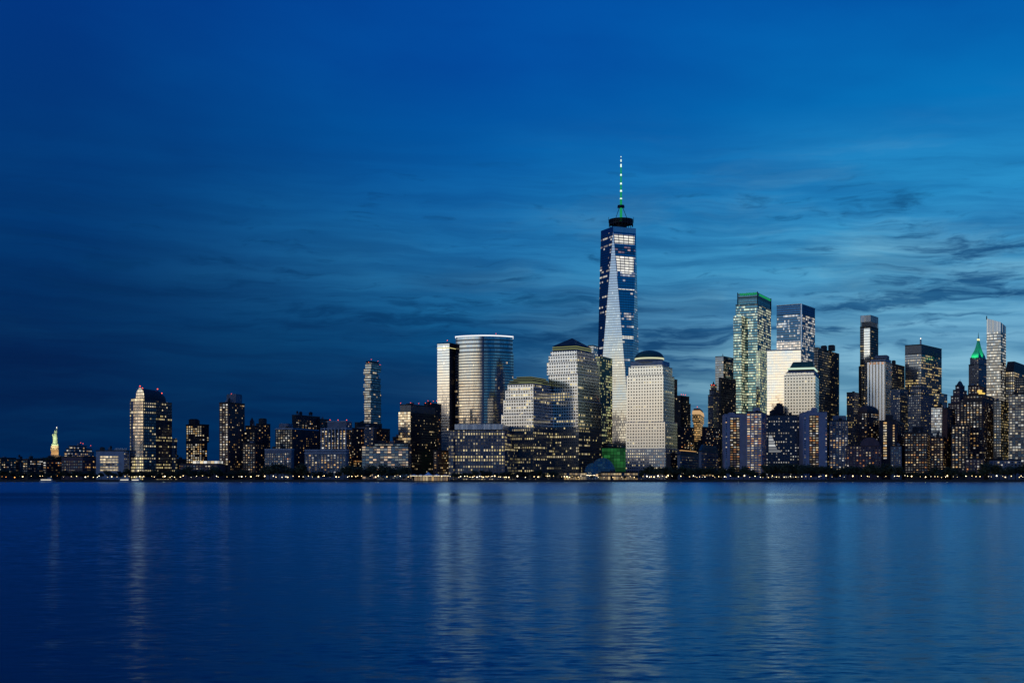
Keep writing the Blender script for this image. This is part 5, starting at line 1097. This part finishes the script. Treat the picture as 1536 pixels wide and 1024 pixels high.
# ================================================================== ferry terminal under white tents
D = 1600.0
r = empty('ferry_terminal', (X(645, D), D - 8, 0.0), 'floating ferry terminal with white peaked tents glowing over the water', 'ferry terminal')
b = MB(); b.box(X(614, D), X(677, D), D - 17, D - 1, -.6, 1.5); b.build('deck', STONE, r)
for k, (xa, xb, zt) in enumerate(((615, 629, 707 + 4), (628, 636, 711), (635, 651, 707.5), (650, 662, 710.5), (661, 676, 711.5))):
    b = MB(); zz, zp = Z(712.6, D), Z(zt, D); n = 10; x0, x1 = X(xa, D), X(xb, D)
    g_ = [[(x0 + (x1 - x0) * i / n, D - 17 + 16 * j / n, zz - .6 * 0 + (zp - zz) * max(0, (1 - max(abs(2 * i / n - 1), abs(2 * j / n - 1)))) ** 1.7) for i in range(n + 1)] for j in range(n + 1)]
    for j in range(n):
        for i in range(n): b.face([g_[j][i], g_[j][i + 1], g_[j + 1][i + 1], g_[j + 1][i]], None, 0, True)
    b.build('tent_canopy', TENT, r, merge=True)
    b = MB(); b.box(x0 + 1, x1 - 1, D - 15, D - 14.4, zz - .9, zz - .4); b.build('tent_light', M_emit('tent_lamp', (1, .86, .55), 1.6, True), r)
for k in range(14):
    b = MB(); b.cyl(X(615 + k * 4.65, D), D - 16.6, 1.5, Z(712.6, D), .18, n=6); b.build('post', PALEMETAL, r)
b = MB(); b.box(X(622, D), X(672, D), D - 8, D - 4, 1.5, Z(714.5, D)); b.build('waiting_room', F_SHOP, r)

# ------------------------------------------------------------------ ferries
HULL = M_plain('white_paint', (.45, .47, .5), .4)
def ferry(px, D, L, label):
    x0 = X(px, D); r = empty('ferry_boat', (x0, D, 0), label, 'boat')
    b = MB(); h = L / 2
    out_ = [(x0 - h, D - 2.6), (x0 + h * .7, D - 2.8), (x0 + h, D), (x0 + h * .7, D + 2.8), (x0 - h, D + 2.6)]
    inn = [(x0 - h * .97, D - 2.1), (x0 + h * .6, D - 2.2), (x0 + h * .86, D), (x0 + h * .6, D + 2.2), (x0 - h * .97, D + 2.1)]
    b.prism(inn, -.4, 1.5, 0, 1, poly2=out_); b.build('hull', [HULL, DARKMETAL], r)
    b = MB(); b.box(x0 - h * .85, x0 + h * .5, D - 2.1, D + 2.1, 1.5, 3.9); b.build('cabin', HULL, r)
    b = MB(); b.box(x0 - h * .82, x0 + h * .46, D - 2.2, D - 2.12, 2.2, 3.3); b.build('cabin_windows', M_emit('cabin_lamp', (1, .9, .7), .8), r)
    b = MB(); b.box(x0 + h * .02, x0 + h * .4, D - 1.5, D + 1.5, 3.9, 5.7); b.build('wheelhouse', HULL, r)
    b = MB(); b.cyl(x0 - h * .1, D, 3.9, 7.5, .12, .06, n=6); b.build('mast', PALEMETAL, r)
ferry(189, 1578, 16, 'small white ferry moored below the arched tower')
ferry(72, 1580, 20, 'small white ferry moored below the floodlit monument')
ferry(205, 1545, 13, 'small white ferry under way off the arched tower, nearer than the moored one')

# ------------------------------------------------------------------ promenade trees and lamps
LEAF = []
for k, c in enumerate(((.035, .05, .022), (.05, .062, .025), (.028, .042, .02))):
    m, g, out = newmat('foliage_%d' % k if False else 'foliage'); p_ = g.new('ShaderNodeBsdfPrincipled'); geo = g.new('ShaderNodeNewGeometry')
    v = g.lin(geo.outputs['Random Per Island'], 0, 1, .5, 1.6); g.put(p_.inputs['Base Color'], g.mix(1, c, g.xyz(v, v, v), 'MULTIPLY')); p_.inputs['Roughness'].default_value = .7
    g.l.new(p_.outputs[0], out.inputs[0]); LEAF.append(m)
BARK = M_plain('bark', (.05, .04, .03), .9)
def tree_proto(seed, h, w):
    rnd = random.Random(seed); tr = MB(); cr = MB(); tr.tube((0, 0, -.2), (0, 0, h * .45), .28, .18, 7)
    cl = []
    for k in range(10):
        t = rnd.uniform(0, 2 * pi); q = (cos(t) * w * rnd.uniform(.15, .36), sin(t) * w * rnd.uniform(.15, .36), h * rnd.uniform(.45, .84)); tr.tube((0, 0, h * rnd.uniform(.28, .44)), q, .13, .04, 5); cl.append((q, rnd.uniform(.16, .27) * w))
    cl.append(((0, 0, h * .72), .30 * w))
    for (q, rr) in cl:
        for i in range(85):
            d = Vector((rnd.gauss(0, 1), rnd.gauss(0, 1), rnd.gauss(0, .8))).normalized() * rr * rnd.uniform(.45, 1.05); c = Vector(q) + d
            if c.z < h * .22: continue
            s = rnd.uniform(.34, .78); a = Vector((rnd.gauss(0, 1), rnd.gauss(0, 1), rnd.gauss(0, 1))).normalized(); b_ = a.orthogonal().normalized(); e = a.cross(b_)
            cr.face([c + b_ * s, c + e * s * .7, c - b_ * s, c - e * s * .7])
    return tr, cr
protos = []
for k, (h, w) in enumerate(((11, 9), (13, 10), (9.5, 8))):
    tr, cr = tree_proto(20 + k, h, w); a = tr.build('trunk', BARK); c = cr.build('crown', LEAF[k]); protos.append((a.data, c.data, h)); bpy.data.objects.remove(a); bpy.data.objects.remove(c)
TREE_LABEL = ['dark leafy tree of middle height in the row along the promenade', 'tall dark leafy tree in the row along the promenade', 'small dark leafy tree in the row along the promenade']
rnd = random.Random(11)
def tree(px, D, sc):
    k = rnd.choice((0, 1, 2)) if sc < 1.25 else 1
    o = empty('promenade_tree', (X(px, D), D, G0), TREE_LABEL[k], 'tree', 'trees along the promenade')
    for nme, me in (('trunk', protos[k][0]), ('crown', protos[k][1])):
        c = bpy.data.objects.new(nme, me); link(c); c.parent = o
    o.scale = (sc * rnd.uniform(.9, 1.2), sc * rnd.uniform(.9, 1.2), sc * rnd.uniform(.85, 1.1)); o.rotation_euler = (0, 0, rnd.uniform(0, 6.28))
px = 4.0
dense = [(255, 330, 1.15), (395, 460, 1.45), (515, 620, 1.3), (970, 1018, 1.3), (1016, 1086, 1.25), (1092, 1122, 1.2), (1152, 1250, 1.5), (1262, 1350, 1.35), (1395, 1430, 1.2), (1476, 1540, 1.5)]
while px < 1538:
    sc = 1.0; step = rnd.uniform(7, 11)
    for a, b_, s in dense:
        if a < px < b_: sc = s; step = rnd.uniform(4.5, 7)
    if not (614 < px < 678 or 840 < px < 962): tree(px, 1630 + rnd.uniform(-7, 12), sc * rnd.uniform(.9, 1.25))
    elif rnd.random() < .35 and not 614 < px < 678: tree(px, 1628, .55)
    px += step
# wooded rise on the island behind
for k in range(16):
    px = 42 + k * 2.9; o = empty('island_tree', (X(px, 2450), 2450 + rnd.uniform(-10, 20), G0 + 22), 'dark tree on the wooded rise left of the monument', 'tree', 'trees on the island rise')
    for nme, me in (('trunk', protos[1][0]), ('crown', protos[1][1])):
        c = bpy.data.objects.new(nme, me); link(c); c.parent = o
    s = rnd.uniform(1.3, 1.9) * (1.0 if px > 50 else .8); o.scale = (s, s, s)
b = MB(); n = 24
prof = [(X(-20 + i * 6.0, 2470), G0 + 26 * sin(pi * i / n) ** .5 * (1 + .15 * sin(i * 1.7))) for i in range(n + 1)]
for (xa, za), (xb, zb) in zip(prof, prof[1:]):
    b.face([(xa, 2400, G0 - .5), (xb, 2400, G0 - .5), (xb, 2440, zb), (xa, 2440, za)], None, 0, True); b.face([(xa, 2440, za), (xb, 2440, zb), (xb, 2540, G0 - .5), (xa, 2540, G0 - .5)], None, 0, True)
tag(b.build('island_hill', LAWN), kind='structure')
# street lamps
def lampmesh(mat):
    b = MB(); b.ball((0, 0, 4.6), .47, 10); o = b.build('lamp_head', mat); me = o.data; bpy.data.objects.remove(o); return me
pb = MB(); pb.cyl(0, 0, 0, 4.2, .13, .08, 8); pb.cyl(0, 0, 0, .5, .25, .18, 8); po = pb.build('pole', DARKMETAL); POLE = po.data; bpy.data.objects.remove(po)
LAMP = [lampmesh(M_emit('lamp_warm', (1, .72, .34), 5.0, True)), lampmesh(M_emit('lamp_white', (1, .86, .58), 5.0, True)), lampmesh(M_emit('lamp_orange', (1, .36, .07), 3.5, True))]
LL = ['street lamp with a warm cream globe in the row along the promenade', 'street lamp with a cold white globe in the row along the promenade', 'street lamp with an orange globe at the left end of the promenade']
px = 3.0; count = 0
while px < 1535:
    k = 2 if (px < 30 and rnd.random() < .7) or 84 < px < 92 else rnd.choice((0, 0, 1))
    D = 1606 + rnd.choice((0, 0, 3, 20)); s = rnd.choice((.55, .7, .9, 1.0, 1.5))
    o = empty('street_lamp', (X(px, D), D, G0 - (.3 if D < 1616 else 0)), LL[k], 'street lamp', 'street lamps along the promenade')
    for nme, me in (('pole', POLE), ('lamp_head', LAMP[k])):
        c = bpy.data.objects.new(nme, me); link(c); c.parent = o
        if nme == 'lamp_head': c.scale = (s, s, s); c.location.z = 4.6 * (1 - s)
    hh_ = rnd.uniform(.75, 1.2); o.scale = (1, 1, hh_)
    count += 1
    px += rnd.choice((2.6, 4, 6, 8, 9, 12, 13)) if not (678 < px < 760 or 960 < px < 1000) else rnd.choice((2.6, 4, 6))
